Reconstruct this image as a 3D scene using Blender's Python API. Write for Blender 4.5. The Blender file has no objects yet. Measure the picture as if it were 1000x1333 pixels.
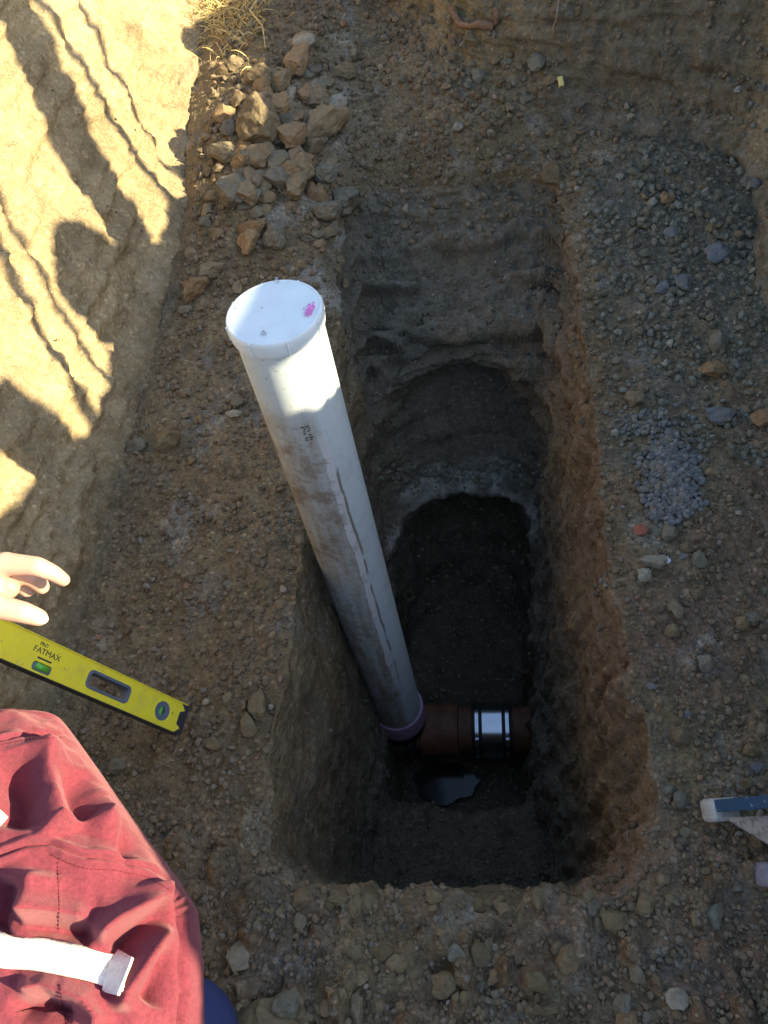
import bpy, bmesh, math, random
import numpy as np
from mathutils import Vector, Matrix
from mathutils.bvhtree import BVHTree

random.seed(7)
RNG = np.random.default_rng(11)
SC = bpy.context.scene
C = SC.collection
R = math.radians

# ------------------------------------------------------------------ camera
# World: z = 0 is the bench of the trench, y runs along the trench, camera 1.6 m above the bench.
AX = np.array([0.98939409, 0.03989492, -0.13967008])     # world X in camera axes (right, up, forward)
AY = np.array([0.05004208, 0.80906397, 0.58558628])
AZ = np.array([-0.13636395, 0.58636498, -0.79848668])
EYE = np.array([0.0, 0.0, 1.6])
FPX = 1054.0
cam = bpy.data.cameras.new('camera')
camo = bpy.data.objects.new('camera', cam)
C.objects.link(camo)
cam.sensor_width = 36.0
cam.sensor_fit = 'AUTO'
cam.lens = 36.0 * FPX / 1333.0
cam.clip_start = 0.02
cam.clip_end = 400
camo.matrix_world = Matrix(((AX[0], AX[1], -AX[2], EYE[0]), (AY[0], AY[1], -AY[2], EYE[1]),
                            (AZ[0], AZ[1], -AZ[2], EYE[2]), (0, 0, 0, 1)))
SC.camera = camo

# ------------------------------------------------------------------ sky, sun, exposure
SUN_EL, SUN_AZ = R(24.1), R(-12.0)
SUN = Vector((math.cos(SUN_EL) * math.cos(SUN_AZ), math.cos(SUN_EL) * math.sin(SUN_AZ), math.sin(SUN_EL)))
wd = bpy.data.worlds.new('World')
SC.world = wd
wd.use_nodes = True
wn = wd.node_tree.nodes
sky = wn.new('ShaderNodeTexSky')
sky.sky_type = 'NISHITA'
sky.sun_disc = False
sky.sun_elevation = SUN_EL
sky.air_density = 1.0
sky.dust_density = 1.0
sky.ozone_density = 1.0
sky.sun_rotation = math.atan2(SUN.x, SUN.y)
wn['Background'].inputs[1].default_value = 0.12
wd.node_tree.links.new(sky.outputs[0], wn['Background'].inputs[0])
sl = bpy.data.lights.new('sun', 'SUN')
sl.energy = 4.9
sl.angle = R(0.6)
sl.color = (1.0, 0.86, 0.56)
so = bpy.data.objects.new('sun', sl)
C.objects.link(so)
so.rotation_euler = SUN.to_track_quat('Z', 'Y').to_euler()
SC.view_settings.view_transform = 'Standard'
SC.view_settings.look = 'None'
SC.view_settings.exposure = 1.7
SC.view_settings.gamma = 1
SC.view_settings.use_curve_mapping = False
SC.render.engine = 'CYCLES'
SC.cycles.max_bounces = 8
SC.cycles.diffuse_bounces = 5


# ------------------------------------------------------------------ helpers
def ray_dir(px, py):
    v = np.array([px - 500.0, 666.5 - py, FPX])
    return np.array([v @ AX, v @ AY, v @ AZ])


def at_z(px, py, z):
    """Point of the real place seen at a photo pixel, at height z."""
    d = ray_dir(px, py)
    return EYE + d * ((EYE[2] - z) / -d[2])


def at_depth(px, py, dep):
    return EYE + ray_dir(px, py) * (dep / FPX)


def project(P):
    Q = np.asarray(P, float) - EYE
    cx = Q @ np.array([AX[0], AY[0], AZ[0]])
    cy = Q @ np.array([AX[1], AY[1], AZ[1]])
    cz = Q @ np.array([AX[2], AY[2], AZ[2]])
    cz = np.where(np.abs(cz) < 1e-6, 1e-6, cz)
    return 500 + FPX * cx / cz, 666.5 - FPX * cy / cz, cz


TAB = RNG.random((64, 64, 64)).astype(np.float32)


def vnoise(P, s, off=0.0):
    """Smooth value noise in -1..1 at points P (…,3), frequency s (number or triple)."""
    Q = P * np.asarray(s, float) + np.array([17.3 + off, 5.1 - off * 1.7, 9.7 + off * 0.6])
    I = np.floor(Q).astype(np.int64)
    F = (Q - I).astype(np.float32)
    F = F * F * F * (F * (F * 6 - 15) + 10)
    I &= 63
    J = (I + 1) & 63
    x0, y0, z0 = I[..., 0], I[..., 1], I[..., 2]
    x1, y1, z1 = J[..., 0], J[..., 1], J[..., 2]
    fx, fy, fz = F[..., 0], F[..., 1], F[..., 2]
    a = TAB[x0, y0, z0] * (1 - fx) + TAB[x1, y0, z0] * fx
    b = TAB[x0, y1, z0] * (1 - fx) + TAB[x1, y1, z0] * fx
    c = TAB[x0, y0, z1] * (1 - fx) + TAB[x1, y0, z1] * fx
    d = TAB[x0, y1, z1] * (1 - fx) + TAB[x1, y1, z1] * fx
    e = a * (1 - fy) + b * fy
    f = c * (1 - fy) + d * fy
    return (e * (1 - fz) + f * fz) * 2 - 1


def fbm(P, s, n=3, off=0.0, gain=0.5):
    t, a = 0, 1.0
    for k in range(n):
        t = t + a * vnoise(P, np.asarray(s, float) * 2.03 ** k, off + 7.7 * k)
        a *= gain
    return t


def sstep(a, b, x):
    t = np.clip((x - a) / (b - a), 0, 1)
    return t * t * (3 - 2 * t)


def np_mesh(name, V, F, attrs=None, smooth=True):
    me = bpy.data.meshes.new(name)
    V = np.ascontiguousarray(V, np.float32)
    F = np.ascontiguousarray(F, np.int32)
    n = F.shape[1]
    me.vertices.add(len(V))
    me.vertices.foreach_set('co', V.ravel())
    me.loops.add(F.size)
    me.loops.foreach_set('vertex_index', F.ravel())
    me.polygons.add(len(F))
    me.polygons.foreach_set('loop_start', np.arange(0, F.size, n, dtype=np.int32))
    me.polygons.foreach_set('use_smooth', np.full(len(F), smooth, bool))
    if attrs:
        for k, a in attrs.items():
            at = me.attributes.new(k, 'FLOAT', 'POINT')
            at.data.foreach_set('value', np.ascontiguousarray(a, np.float32))
    me.update(calc_edges=True)
    me.validate()
    return me


def link(name, me, mat=None, parent=None):
    o = bpy.data.objects.new(name, me)
    C.objects.link(o)
    if mat and me is not None:
        me.materials.clear()
        me.materials.append(mat)
    if parent:
        o.parent = parent
    return o


def tag(o, label=None, cat=None, group=None, kind=None):
    if label: o['label'] = label
    if cat: o['category'] = cat
    if group: o['group'] = group
    if kind: o['kind'] = kind
    return o


def empty(name, loc, label, cat, group=None):
    o = bpy.data.objects.new(name, None)
    o.location = loc
    C.objects.link(o)
    return tag(o, label, cat, group)


def bm_obj(name, bm, mat, parent=None, smooth=False):
    bm.normal_update()
    me = bpy.data.meshes.new(name)
    bm.to_mesh(me)
    bm.free()
    if smooth:
        me.polygons.foreach_set('use_smooth', np.ones(len(me.polygons), bool))
    return link(name, me, mat, parent)


def smooth_by_angle(o, deg=35):
    bm = bmesh.new()
    bm.from_mesh(o.data)
    lim = R(deg)
    for e in bm.edges:
        e.smooth = len(e.link_faces) == 2 and e.calc_face_angle(0) < lim
    for f in bm.faces:
        f.smooth = True
    bm.to_mesh(o.data)
    bm.free()


def bm_box(bm, M, sx, sy, sz, bev=0.0):
    r = bmesh.ops.create_cube(bm, size=1.0)
    vs = r['verts']
    for v in vs:
        v.co = Vector((v.co.x * sx, v.co.y * sy, v.co.z * sz))
    if bev:
        es = list({e for v in vs for e in v.link_edges})
        rr = bmesh.ops.bevel(bm, geom=es, offset=bev, segments=2, affect='EDGES', profile=0.5)
        vs = list({v for v in rr['verts']} | {v for v in vs if v.is_valid})
    for v in vs:
        v.co = M @ v.co
    return vs


def revolve(profile, n=64, closed=False):
    """Grid of a surface of revolution about z from (r, z) pairs."""
    pr = np.array(profile)
    a = np.linspace(0, 2 * np.pi, n, endpoint=False)
    V = np.stack([pr[:, None, 0] * np.cos(a), pr[:, None, 0] * np.sin(a), np.repeat(pr[:, None, 1], n, 1)], -1)
    m = len(pr)
    i = np.arange(m - 1)[:, None]
    j = np.arange(n)[None]
    k = (j + 1) % n
    F = np.stack([i * n + j, i * n + k, (i + 1) * n + k, (i + 1) * n + j], -1).reshape(-1, 4)
    return V.reshape(-1, 3), F


# ------------------------------------------------------------------ materials
class NT:
    def __init__(self, name):
        self.m = bpy.data.materials.new(name)
        self.m.use_nodes = True
        self.t = self.m.node_tree
        self.b = self.t.nodes['Principled BSDF']
        self.pos = self.t.nodes.new('ShaderNodeNewGeometry').outputs['Position']

    def n(self, kind, **kw):
        nd = self.t.nodes.new('ShaderNode' + kind)
        for k, v in kw.items():
            setattr(nd, k, v)
        return nd

    def l(self, a, b):
        self.t.links.new(a, b)

    def noise(self, scale, detail=4, rough=0.6, vec=None, dist=0.0):
        nd = self.n('TexNoise')
        nd.inputs['Scale'].default_value = scale
        nd.inputs['Detail'].default_value = detail
        nd.inputs['Roughness'].default_value = rough
        nd.inputs['Distortion'].default_value = dist
        self.l(vec or self.pos, nd.inputs['Vector'])
        return nd.outputs[0]

    def voro(self, scale, feature='F1', vec=None, out='Distance'):
        nd = self.n('TexVoronoi', feature=feature)
        nd.inputs['Scale'].default_value = scale
        self.l(vec or self.pos, nd.inputs['Vector'])
        return nd.outputs[out]

    def ramp(self, fac, stops):
        nd = self.n('ValToRGB')
        cr = nd.color_ramp
        while len(cr.elements) < len(stops):
            cr.elements.new(0.5)
        for e, (p, c) in zip(cr.elements, stops):
            e.position = p
            e.color = (c, c, c, 1) if isinstance(c, (int, float)) else (*c, 1)
        self.l(fac, nd.inputs[0])
        return nd.outputs[0]

    def mix(self, fac, a, b, mode='MIX'):
        nd = self.n('Mix', data_type='RGBA', blend_type=mode)
        for s, v in ((nd.inputs[0], fac), (nd.inputs[6], a), (nd.inputs[7], b)):
            if isinstance(v, (int, float)):
                s.default_value = v
            elif isinstance(v, tuple):
                s.default_value = (*v, 1)
            else:
                self.l(v, s)
        return nd.outputs[2]

    def math(self, op, a, b=0.0, clamp=False):
        nd = self.n('Math', operation=op, use_clamp=clamp)
        for s, v in ((nd.inputs[0], a), (nd.inputs[1], b)):
            if isinstance(v, (int, float)):
                s.default_value = v
            else:
                self.l(v, s)
        return nd.outputs[0]

    def attr(self, name):
        nd = self.n('Attribute', attribute_name=name)
        return nd.outputs['Fac']

    def bump(self, h, strength, dist, prev=None):
        nd = self.n('Bump')
        nd.inputs['Strength'].default_value = strength
        nd.inputs['Distance'].default_value = dist
        self.l(h, nd.inputs['Height'])
        if prev:
            self.l(prev, nd.inputs['Normal'])
        return nd.outputs[0]

    def done(self, col=None, rough=0.9, normal=None, spec=0.25, metal=0.0):
        if col is not None:
            if isinstance(col, tuple):
                self.b.inputs['Base Color'].default_value = (*col, 1)
            else:
                self.l(col, self.b.inputs['Base Color'])
        if isinstance(rough, (int, float)):
            self.b.inputs['Roughness'].default_value = rough
        else:
            self.l(rough, self.b.inputs['Roughness'])
        self.b.inputs['Specular IOR Level'].default_value = spec
        self.b.inputs['Metallic'].default_value = metal
        if normal is not None:
            self.l(normal, self.b.inputs['Normal'])
        return self.m


def soil_material(name, grain=1.0, streak=False):
    t = NT(name)
    big = t.noise(2.2, 5, 0.6)
    mid = t.noise(14, 6, 0.65)
    fine = t.noise(95, 4, 0.7)
    base = t.mix(t.ramp(big, [(0.35, 0.0), (0.65, 1.0)]), (0.185, 0.138, 0.076), (0.252, 0.195, 0.112))
    base = t.mix(t.math('MULTIPLY', t.attr('ochre'), 0.9), base, (0.43, 0.33, 0.185))
    redc = t.mix(mid, (0.225, 0.140, 0.088), (0.255, 0.168, 0.115))
    base = t.mix(t.math('MULTIPLY', t.attr('red'), 0.75), base, redc)
    base = t.mix(t.math('MULTIPLY', t.attr('grey'), 0.85), base, (0.179, 0.162, 0.121))
    base = t.mix(t.attr('clay'), base, (0.148, 0.118, 0.082))  # carries the lower pit's shade, put into the soil colour
    base = t.mix(t.attr('pale'), base, (0.357, 0.321, 0.255))
    base = t.mix(t.attr('damp_shade'), base, (0.094, 0.073, 0.046))  # wet trough earth together with the trough's painted shade
    v = t.ramp(mid, [(0.25, 0.62), (0.5, 1.0), (0.75, 1.3)])
    base = t.mix(1.0, base, v, 'MULTIPLY')
    v = t.ramp(fine, [(0.28, 0.55), (0.5, 1.0), (0.72, 1.4)])
    base = t.mix(0.8 * grain, base, v, 'MULTIPLY')
    cell = t.n('TexVoronoi')
    cell.inputs['Scale'].default_value = 120
    t.l(t.pos, cell.inputs['Vector'])
    sep = t.n('SeparateColor')
    t.l(cell.outputs['Color'], sep.inputs[0])
    v = t.ramp(sep.outputs[0], [(0.0, 0.75), (0.7, 1.0), (0.93, 1.15), (1.0, 1.9)])
    base = t.mix(0.7 * grain, base, v, 'MULTIPLY')
    nrm = t.bump(t.noise(38, 6, 0.7), 0.8, 0.012)
    nrm = t.bump(t.voro(130), 0.55 * grain, 0.006, nrm)
    nrm = t.bump(t.noise(260, 3, 0.7), 0.5, 0.003, nrm)
    return t.done(base, 0.95, nrm, 0.15)


def island_material(name, stops, rough=0.85, object_random=False, sc=60, patch=0.35):
    t = NT(name)
    if object_random:
        rnd = t.n('ObjectInfo').outputs['Random']
        co = t.n('TexCoord').outputs['Object']
    else:
        rnd = t.n('NewGeometry').outputs['Random Per Island']
        co = t.pos
    col = t.ramp(rnd, stops)
    n1 = t.noise(sc, 5, 0.65)
    col = t.mix(1.0, col, t.ramp(n1, [(0.25, 1 - patch), (0.5, 1.0), (0.78, 1 + patch)]), 'MULTIPLY')
    # dust that settles in patches
    col = t.mix(t.ramp(t.noise(22, 4), [(0.45, 0.0), (0.7, 0.6)]), col, (0.237, 0.186, 0.102))
    nrm = t.bump(t.noise(sc * 1.5, 5, 0.7), 0.6, 0.006)
    nrm = t.bump(t.noise(300, 3, 0.7), 0.4, 0.002, nrm)
    return t.done(col, rough, nrm, 0.25)


M = {}
M['soil'] = soil_material('soil')
M['wall_soil'] = soil_material('cut_soil', 0.7)
M['rock_brown'] = island_material('rock_brown', [(0, (0.174, 0.130, 0.074)), (0.4, (0.237, 0.183, 0.106)), (0.7, (0.281, 0.204, 0.114)), (1, (0.205, 0.174, 0.114))], object_random=True)
M['rock_orange'] = island_material('rock_orange', [(0, (0.249, 0.156, 0.076)), (1, (0.323, 0.216, 0.112))], object_random=True)
M['rock_grey'] = island_material('rock_grey', [(0, (0.148, 0.134, 0.097)), (1, (0.212, 0.194, 0.140))], object_random=True)
M['rock_blue'] = island_material('rock_blue', [(0, (0.135, 0.148, 0.158)), (1, (0.18, 0.195, 0.205))], object_random=True)
M['rock_pale'] = island_material('rock_pale', [(0, (0.286, 0.255, 0.186)), (1, (0.360, 0.326, 0.242))], object_random=True)
M['rock_clod'] = island_material('earth_clod', [(0, (0.149, 0.114, 0.061)), (0.6, (0.205, 0.158, 0.087)), (1, (0.237, 0.162, 0.086))], object_random=True)
M['brick_red'] = island_material('brick_red', [(0, (0.36, 0.12, 0.07)), (1, (0.38, 0.13, 0.08))], object_random=True)
M['crumbs'] = island_material('soil_crumbs', [(0, (0.137, 0.099, 0.061)), (0.45, (0.205, 0.154, 0.096)), (0.8, (0.249, 0.190, 0.118)), (0.92, (0.224, 0.204, 0.163)), (0.97, (0.323, 0.180, 0.102)), (1, (0.373, 0.336, 0.255))])
M['grit_grey'] = island_material('grey_grit', [(0, (0.124, 0.117, 0.081)), (0.5, (0.187, 0.175, 0.126)), (0.85, (0.217, 0.218, 0.178)), (1, (0.323, 0.312, 0.239))])
M['gravel_blue'] = island_material('blue_gravel', [(0, (0.14, 0.14, 0.133)), (0.5, (0.19, 0.19, 0.18)), (1, (0.26, 0.26, 0.245))], patch=0.25)


def simple(name, col, rough=0.5, spec=0.4, metal=0.0, var=0.15, sc=40, bump=0.0):
    t = NT(name)
    n = t.noise(sc, 5, 0.65)
    c = t.mix(1.0, col, t.ramp(n, [(0.3, 1 - var), (0.7, 1 + var)]), 'MULTIPLY')
    nrm = t.bump(t.noise(sc * 3, 4), bump, 0.002) if bump else None
    return t.done(c, rough, nrm, spec, metal)


# ------------------------------------------------------------------ terrain: rings lofted round the pit
# 16 control points per ring: near-left corner, near side, near-right corner, right side, far-right corner, far side,
# far-left corner, left side.
def ring(*pts):
    return np.array(pts, float)


RINGS = [
    # outer ground, out to the horizon
    ring((-60, -60, 1.2), (-30, -60, 1.2), (0, -60, 1.2), (30, -60, 1.2), (60, -60, 1.2), (60, -20, 1.2), (60, 0, 1.2), (60, 20, 1.2),
         (60, 60, 1.2), (30, 60, 1.2), (0, 60, 1.2), (-30, 60, 1.2), (-60, 60, 1.2), (-60, 20, 1.2), (-60, 0, 1.2), (-60, -20, 1.2)),
    # ground a little way off
    ring((-3.6, -4, 1.2), (-2, -4.6, 1.15), (0, -4.6, 1.15), (2, -4.6, 1.2), (3.6, -4, 1.2), (3.4, -1, 1.2), (3.4, 1, 1.2), (3.4, 3, 1.2),
         (3.4, 5.2, 1.2), (2, 6, 1.0), (0, 6.2, 0.85), (-2, 6.2, 1.3), (-3.6, 5.4, 1.25), (-3.6, 3.2, 1.2), (-3.6, 1, 1.2), (-3.6, -1, 1.2)),
    # unseen bank crest, its heights shaped to cast the shade in the trench
    ring((-1.75, -1.5, 1.2), (-1.0, -2.6, 1.1), (0, -2.7, 1.08), (1.0, -2.6, 1.2), (1.5, -1.6, 1.30), (1.42, -0.42, 1.34), (1.4, 0.10, 1.58), (1.4, 0.74, 1.21),
         (1.4, 2.6, 1.29), (0.9, 3.5, 1.05), (0, 4.3, 0.75), (-0.7, 4.75, 1.25), (-1.8, 4.7, 1.2), (-1.65, 3.1, 1.2), (-1.62, 1.6, 1.2), (-1.65, 0.2, 1.2)),
    # top of the trench walls
    ring((-1.5, -1.2, 1.12), (-0.8, -2.1, 0.92), (0, -2.2, 0.9), (0.7, -2.1, 0.95), (1.15, -1.3, 1.08), (1.08, -0.3, 1.1), (1.06, 0.4, 1.1), (1.04, 1.2, 1.1),
         (1.06, 2.6, 1.1), (0.70, 2.86, 1.12), (0.05, 3.15, 0.70), (-0.6, 4.3, 1.1), (-1.45, 4.25, 1.05), (-1.43, 2.9, 1.1), (-1.42, 1.6, 1.1), (-1.42, 0.3, 1.1)),
    # foot of the trench walls
    ring((-1.02, -0.3, 0.0), (-0.6, -0.5, 0.0), (-0.1, -0.55, 0.0), (0.5, -0.5, 0.0), (0.88, -0.3, 0.0), (0.86, 0.4, 0.0), (0.80, 1.1, 0.0), (0.755, 1.85, 0.0),
         (0.80, 2.45, 0.02), (0.48, 2.66, 0.03), (0.02, 2.86, 0.14), (-0.5, 3.6, 0.26), (-1.02, 3.6, 0.28), (-1.04, 2.4, 0.03), (-1.02, 1.5, 0.0), (-1.02, 0.7, 0.0)),
    # rim of the pit
    ring((-0.474, 0.42, 0), (-0.42, 0.325, 0), (-0.1, 0.305, 0), (0.18, 0.315, 0), (0.262, 0.42, 0), (0.255, 0.8, 0), (0.250, 1.3, 0), (0.25, 1.8, 0),
         (0.25, 2.46, 0), (0.19, 2.56, 0), (-0.1, 2.58, 0), (-0.40, 2.58, 0), (-0.468, 2.50, 0), (-0.474, 1.95, 0), (-0.474, 1.4, 0), (-0.474, 0.9, 0)),
    # just under the rim; the far end slopes down
    ring((-0.468, 0.43, -0.1), (-0.40, 0.345, -0.1), (-0.1, 0.33, -0.1), (0.17, 0.345, -0.1), (0.245, 0.43, -0.1), (0.238, 0.8, -0.1), (0.232, 1.3, -0.1), (0.236, 1.8, -0.12),
         (0.238, 2.38, -0.13), (0.15, 2.46, -0.09), (-0.1, 2.48, -0.08), (-0.37, 2.47, -0.09), (-0.462, 2.40, -0.13), (-0.468, 1.9, -0.12), (-0.468, 1.4, -0.1), (-0.468, 0.9, -0.1)),
    # strata of the end wall
    ring((-0.45, 0.46, -0.5), (-0.37, 0.39, -0.5), (-0.1, 0.38, -0.5), (0.13, 0.39, -0.5), (0.19, 0.46, -0.5), (0.185, 0.8, -0.48), (0.18, 1.2, -0.46), (0.18, 1.6, -0.45),
         (0.175, 1.86, -0.46), (0.10, 2.02, -0.38), (-0.1, 2.10, -0.31), (-0.3, 2.04, -0.36), (-0.43, 1.88, -0.46), (-0.45, 1.6, -0.45), (-0.45, 1.3, -0.48), (-0.45, 0.9, -0.5)),
    # upper scoop, undercut at the far end
    ring((-0.43, 0.49, -0.8), (-0.35, 0.43, -0.8), (-0.12, 0.42, -0.8), (0.08, 0.43, -0.8), (0.14, 0.49, -0.8), (0.14, 0.8, -0.75), (0.14, 1.15, -0.7), (0.145, 1.5, -0.66),
         (0.155, 1.84, -0.64), (0.09, 2.08, -0.54), (-0.1, 2.19, -0.48), (-0.29, 2.09, -0.53), (-0.41, 1.84, -0.64), (-0.43, 1.5, -0.68), (-0.43, 1.2, -0.74), (-0.43, 0.9, -0.78)),
    # back of the ledge
    ring((-0.42, 0.52, -0.93), (-0.34, 0.475, -0.93), (-0.13, 0.465, -0.93), (0.05, 0.475, -0.93), (0.115, 0.52, -0.93), (0.12, 0.79, -0.87), (0.12, 1.12, -0.82), (0.125, 1.50, -0.79),
         (0.14, 1.77, -0.79), (0.08, 1.93, -0.77), (-0.11, 1.98, -0.755), (-0.27, 1.92, -0.77), (-0.395, 1.76, -0.79), (-0.42, 1.5, -0.80), (-0.42, 1.18, -0.85), (-0.42, 0.85, -0.90)),
    # inner edge of the ledge and of the near step
    ring((-0.405, 0.55, -1.0), (-0.33, 0.52, -1.0), (-0.14, 0.51, -1.0), (0.02, 0.52, -1.0), (0.09, 0.55, -1.0), (0.10, 0.78, -0.95), (0.10, 1.1, -0.90), (0.115, 1.42, -0.86),
         (0.115, 1.64, -0.84), (0.065, 1.79, -0.81), (-0.12, 1.83, -0.785), (-0.30, 1.78, -0.81), (-0.395, 1.62, -0.85), (-0.41, 1.42, -0.88), (-0.41, 1.15, -0.92), (-0.41, 0.8, -0.98)),
    # edge of the trough round the sewer, undercut below the ledge
    ring((-0.39, 0.80, -1.06), (-0.32, 0.775, -1.06), (-0.15, 0.76, -1.06), (0.0, 0.775, -1.06), (0.06, 0.80, -1.06), (0.085, 0.95, -1.05), (0.10, 1.12, -1.04), (0.12, 1.42, -1.02),
         (0.125, 1.70, -1.0), (0.065, 1.89, -0.98), (-0.12, 1.95, -0.96), (-0.31, 1.88, -0.98), (-0.39, 1.66, -1.0), (-0.415, 1.40, -1.02), (-0.41, 1.15, -1.04), (-0.40, 0.95, -1.05)),
    # bottom of the trough
    ring((-0.37, 0.83, -1.36), (-0.30, 0.815, -1.37), (-0.15, 0.81, -1.37), (-0.02, 0.815, -1.37), (0.04, 0.83, -1.36), (0.06, 0.98, -1.38), (0.07, 1.1, -1.38), (0.07, 1.25, -1.37),
         (0.06, 1.48, -1.35), (0.0, 1.63, -1.33), (-0.14, 1.68, -1.32), (-0.27, 1.63, -1.33), (-0.37, 1.48, -1.35), (-0.39, 1.25, -1.37), (-0.39, 1.1, -1.38), (-0.39, 0.98, -1.38)),
    # centre of the bottom
    ring(*[(-0.17 + 0.02 * math.cos(2 * math.pi * (k - 9) / -16 + math.pi / 2), 1.05 + 0.02 * math.sin(2 * math.pi * (k - 9) / -16 + math.pi / 2), -1.40) for k in range(16)]),
]
ND = [6, 14, 26, 130, 170, 26, 50, 34, 30, 14, 30, 34, 16]     # steps between rings
SEG = [70, 170, 170, 70, 80, 95, 95, 90, 90, 90, 90, 90, 95, 95, 95, 95]   # samples between control points


def around(ctrl):
    n = len(ctrl)
    out = []
    for i in range(n):
        p0, p1, p2, p3 = (ctrl[(i + k - 1) % n] for k in range(4))
        # centripetal Catmull-Rom
        t0 = 0.0
        t1 = t0 + max(np.linalg.norm(p1 - p0), 1e-4) ** 0.5
        t2 = t1 + max(np.linalg.norm(p2 - p1), 1e-4) ** 0.5
        t3 = t2 + max(np.linalg.norm(p3 - p2), 1e-4) ** 0.5
        t = np.linspace(t1, t2, SEG[i], endpoint=False)[:, None]
        A1 = (t1 - t) / (t1 - t0) * p0 + (t - t0) / (t1 - t0) * p1
        A2 = (t2 - t) / (t2 - t1) * p1 + (t - t1) / (t2 - t1) * p2
        A3 = (t3 - t) / (t3 - t2) * p2 + (t - t2) / (t3 - t2) * p3
        B1 = (t2 - t) / (t2 - t0) * A1 + (t - t0) / (t2 - t0) * A2
        B2 = (t3 - t) / (t3 - t1) * A2 + (t - t1) / (t3 - t1) * A3
        out.append((t2 - t) / (t2 - t1) * B1 + (t - t1) / (t2 - t1) * B2)
    return np.concatenate(out)


LOOPS = [around(r) for r in RINGS]
rows, rid = [], []
for k, n in enumerate(ND):
    for s in range(n):
        f = s / n
        if k == 0:
            f = f ** 0.5
        rows.append(LOOPS[k] * (1 - f) + LOOPS[k + 1] * f)
        rid.append(k + f)
rows.append(LOOPS[-1])
rid.append(len(ND))
G = np.array(rows)
rid = np.array(rid)
# round the creases between the rings a little
for _ in range(5):
    S = G.copy()
    S[1:-1] = 0.25 * G[:-2] + 0.5 * G[1:-1] + 0.25 * G[2:]
    G[8:] = S[8:]


def grid_normals(G):
    du = np.roll(G, -1, 1) - np.roll(G, 1, 1)
    dv = np.gradient(G, axis=0)
    N = np.cross(dv, du)
    N /= np.maximum(np.linalg.norm(N, axis=-1, keepdims=True), 1e-9)
    return N


N = grid_normals(G)
up = np.mean(N[100:200, :, 2])
mid_b = int(np.searchsorted(rid, 4.5))
if N[mid_b, :, 2].mean() < 0:
    N = -N
RI = rid[:, None]
w_bench = sstep(3.85, 4.0, RI) * (1 - sstep(4.97, 5.15, RI))
w_wall = sstep(2.9, 3.1, RI) * (1 - sstep(3.9, 4.05, RI))
w_pit = sstep(4.97, 5.1, RI) * (1 - sstep(11.8, 12.0, RI))
w_out = 1 - sstep(2.9, 3.05, RI)
X_, Y_, Z_ = G[..., 0], G[..., 1], G[..., 2]
near_view = np.exp(-((np.hypot(X_, Y_ - 1.5)) / 4) ** 4)

n_lo = fbm(G, 2.6, 3)
n_mid = fbm(G, 11, 3, 3.0)
n_hi = fbm(G, 46, 3, 5.0)
n_vhi = fbm(G, 120, 2, 8.0)
strat = fbm(G, (3.5, 3.5, 24), 3, 2.0)
strat_s = np.sign(strat) * np.abs(strat) ** 0.45
vert = fbm(G, (26, 26, 3.0), 2, 4.0)
clod = np.clip(fbm(G, 24, 2, 12.0), 0, 1) ** 1.3
ridged = 1 - np.abs(fbm(G, 17, 3, 21.0))

heap = np.exp(-(((X_ + 0.80) / 0.28) ** 2 + ((Y_ - 2.75) / 0.75) ** 2)) * 0.14
heap += np.exp(-(((X_ - 0.56) / 0.28) ** 2 + ((Y_ - 2.5) / 0.22) ** 2)) * 0.08
heap += np.exp(-(((X_ + 0.02) / 0.35) ** 2 + ((Y_ - 2.9) / 0.25) ** 2)) * 0.07
heap += np.exp(-(((X_ - 0.50) / 0.10) ** 2 + ((Y_ - 1.12) / 0.13) ** 2)) * 0.02
near_lump = (1 - sstep(0.25, 0.5, Y_))
d = w_bench * (heap + 0.014 * n_lo + 0.007 * n_mid + 0.0045 * n_hi + 0.0016 * n_vhi + (0.008 + 0.035 * near_lump) * clod + near_lump * 0.012 * fbm(G, 18, 2, 61.0))
d += w_wall * (0.022 * n_lo + 0.012 * n_mid + 0.006 * n_hi + 0.002 * n_vhi + 0.011 * strat_s + 0.009 * vert + 0.008 * (ridged - 0.7))
far_end = sstep(1.55, 1.9, Y_)
top_strata = np.exp(-((Z_ + 0.27) / 0.17) ** 2)
d += w_pit * (0.012 * n_lo + 0.010 * n_mid + 0.005 * n_hi + 0.0015 * n_vhi + (0.004 + far_end * (0.006 + 0.044 * top_strata)) * strat_s + (0.006 + 0.010 * sstep(0.0, 0.12, X_)) * vert + 0.006 * sstep(0.0, 0.12, X_) * n_mid)
d += w_out * near_view * (0.04 * n_lo + 0.03 * n_mid + 0.012 * n_hi)
# crumbling lip of the pit
lip = np.exp(-((RI - 5.0) / 0.06) ** 2)
d *= 1 - 0.75 * lip
d += lip * (0.012 * n_mid + 0.012 * fbm(G, 6, 2, 71.0) - 0.006)
amp_c = 1 - sstep(12.0, 12.6, RI)
P = G + N * (d * amp_c)[..., None]
# teeth marks left by the bucket on the near step and floor
P[..., 2] += (sstep(10.0, 10.2, RI) * (1 - sstep(10.9, 11.1, RI))) * 0.006 * np.sin(Y_ * 70 + 2 * n_lo)

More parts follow.
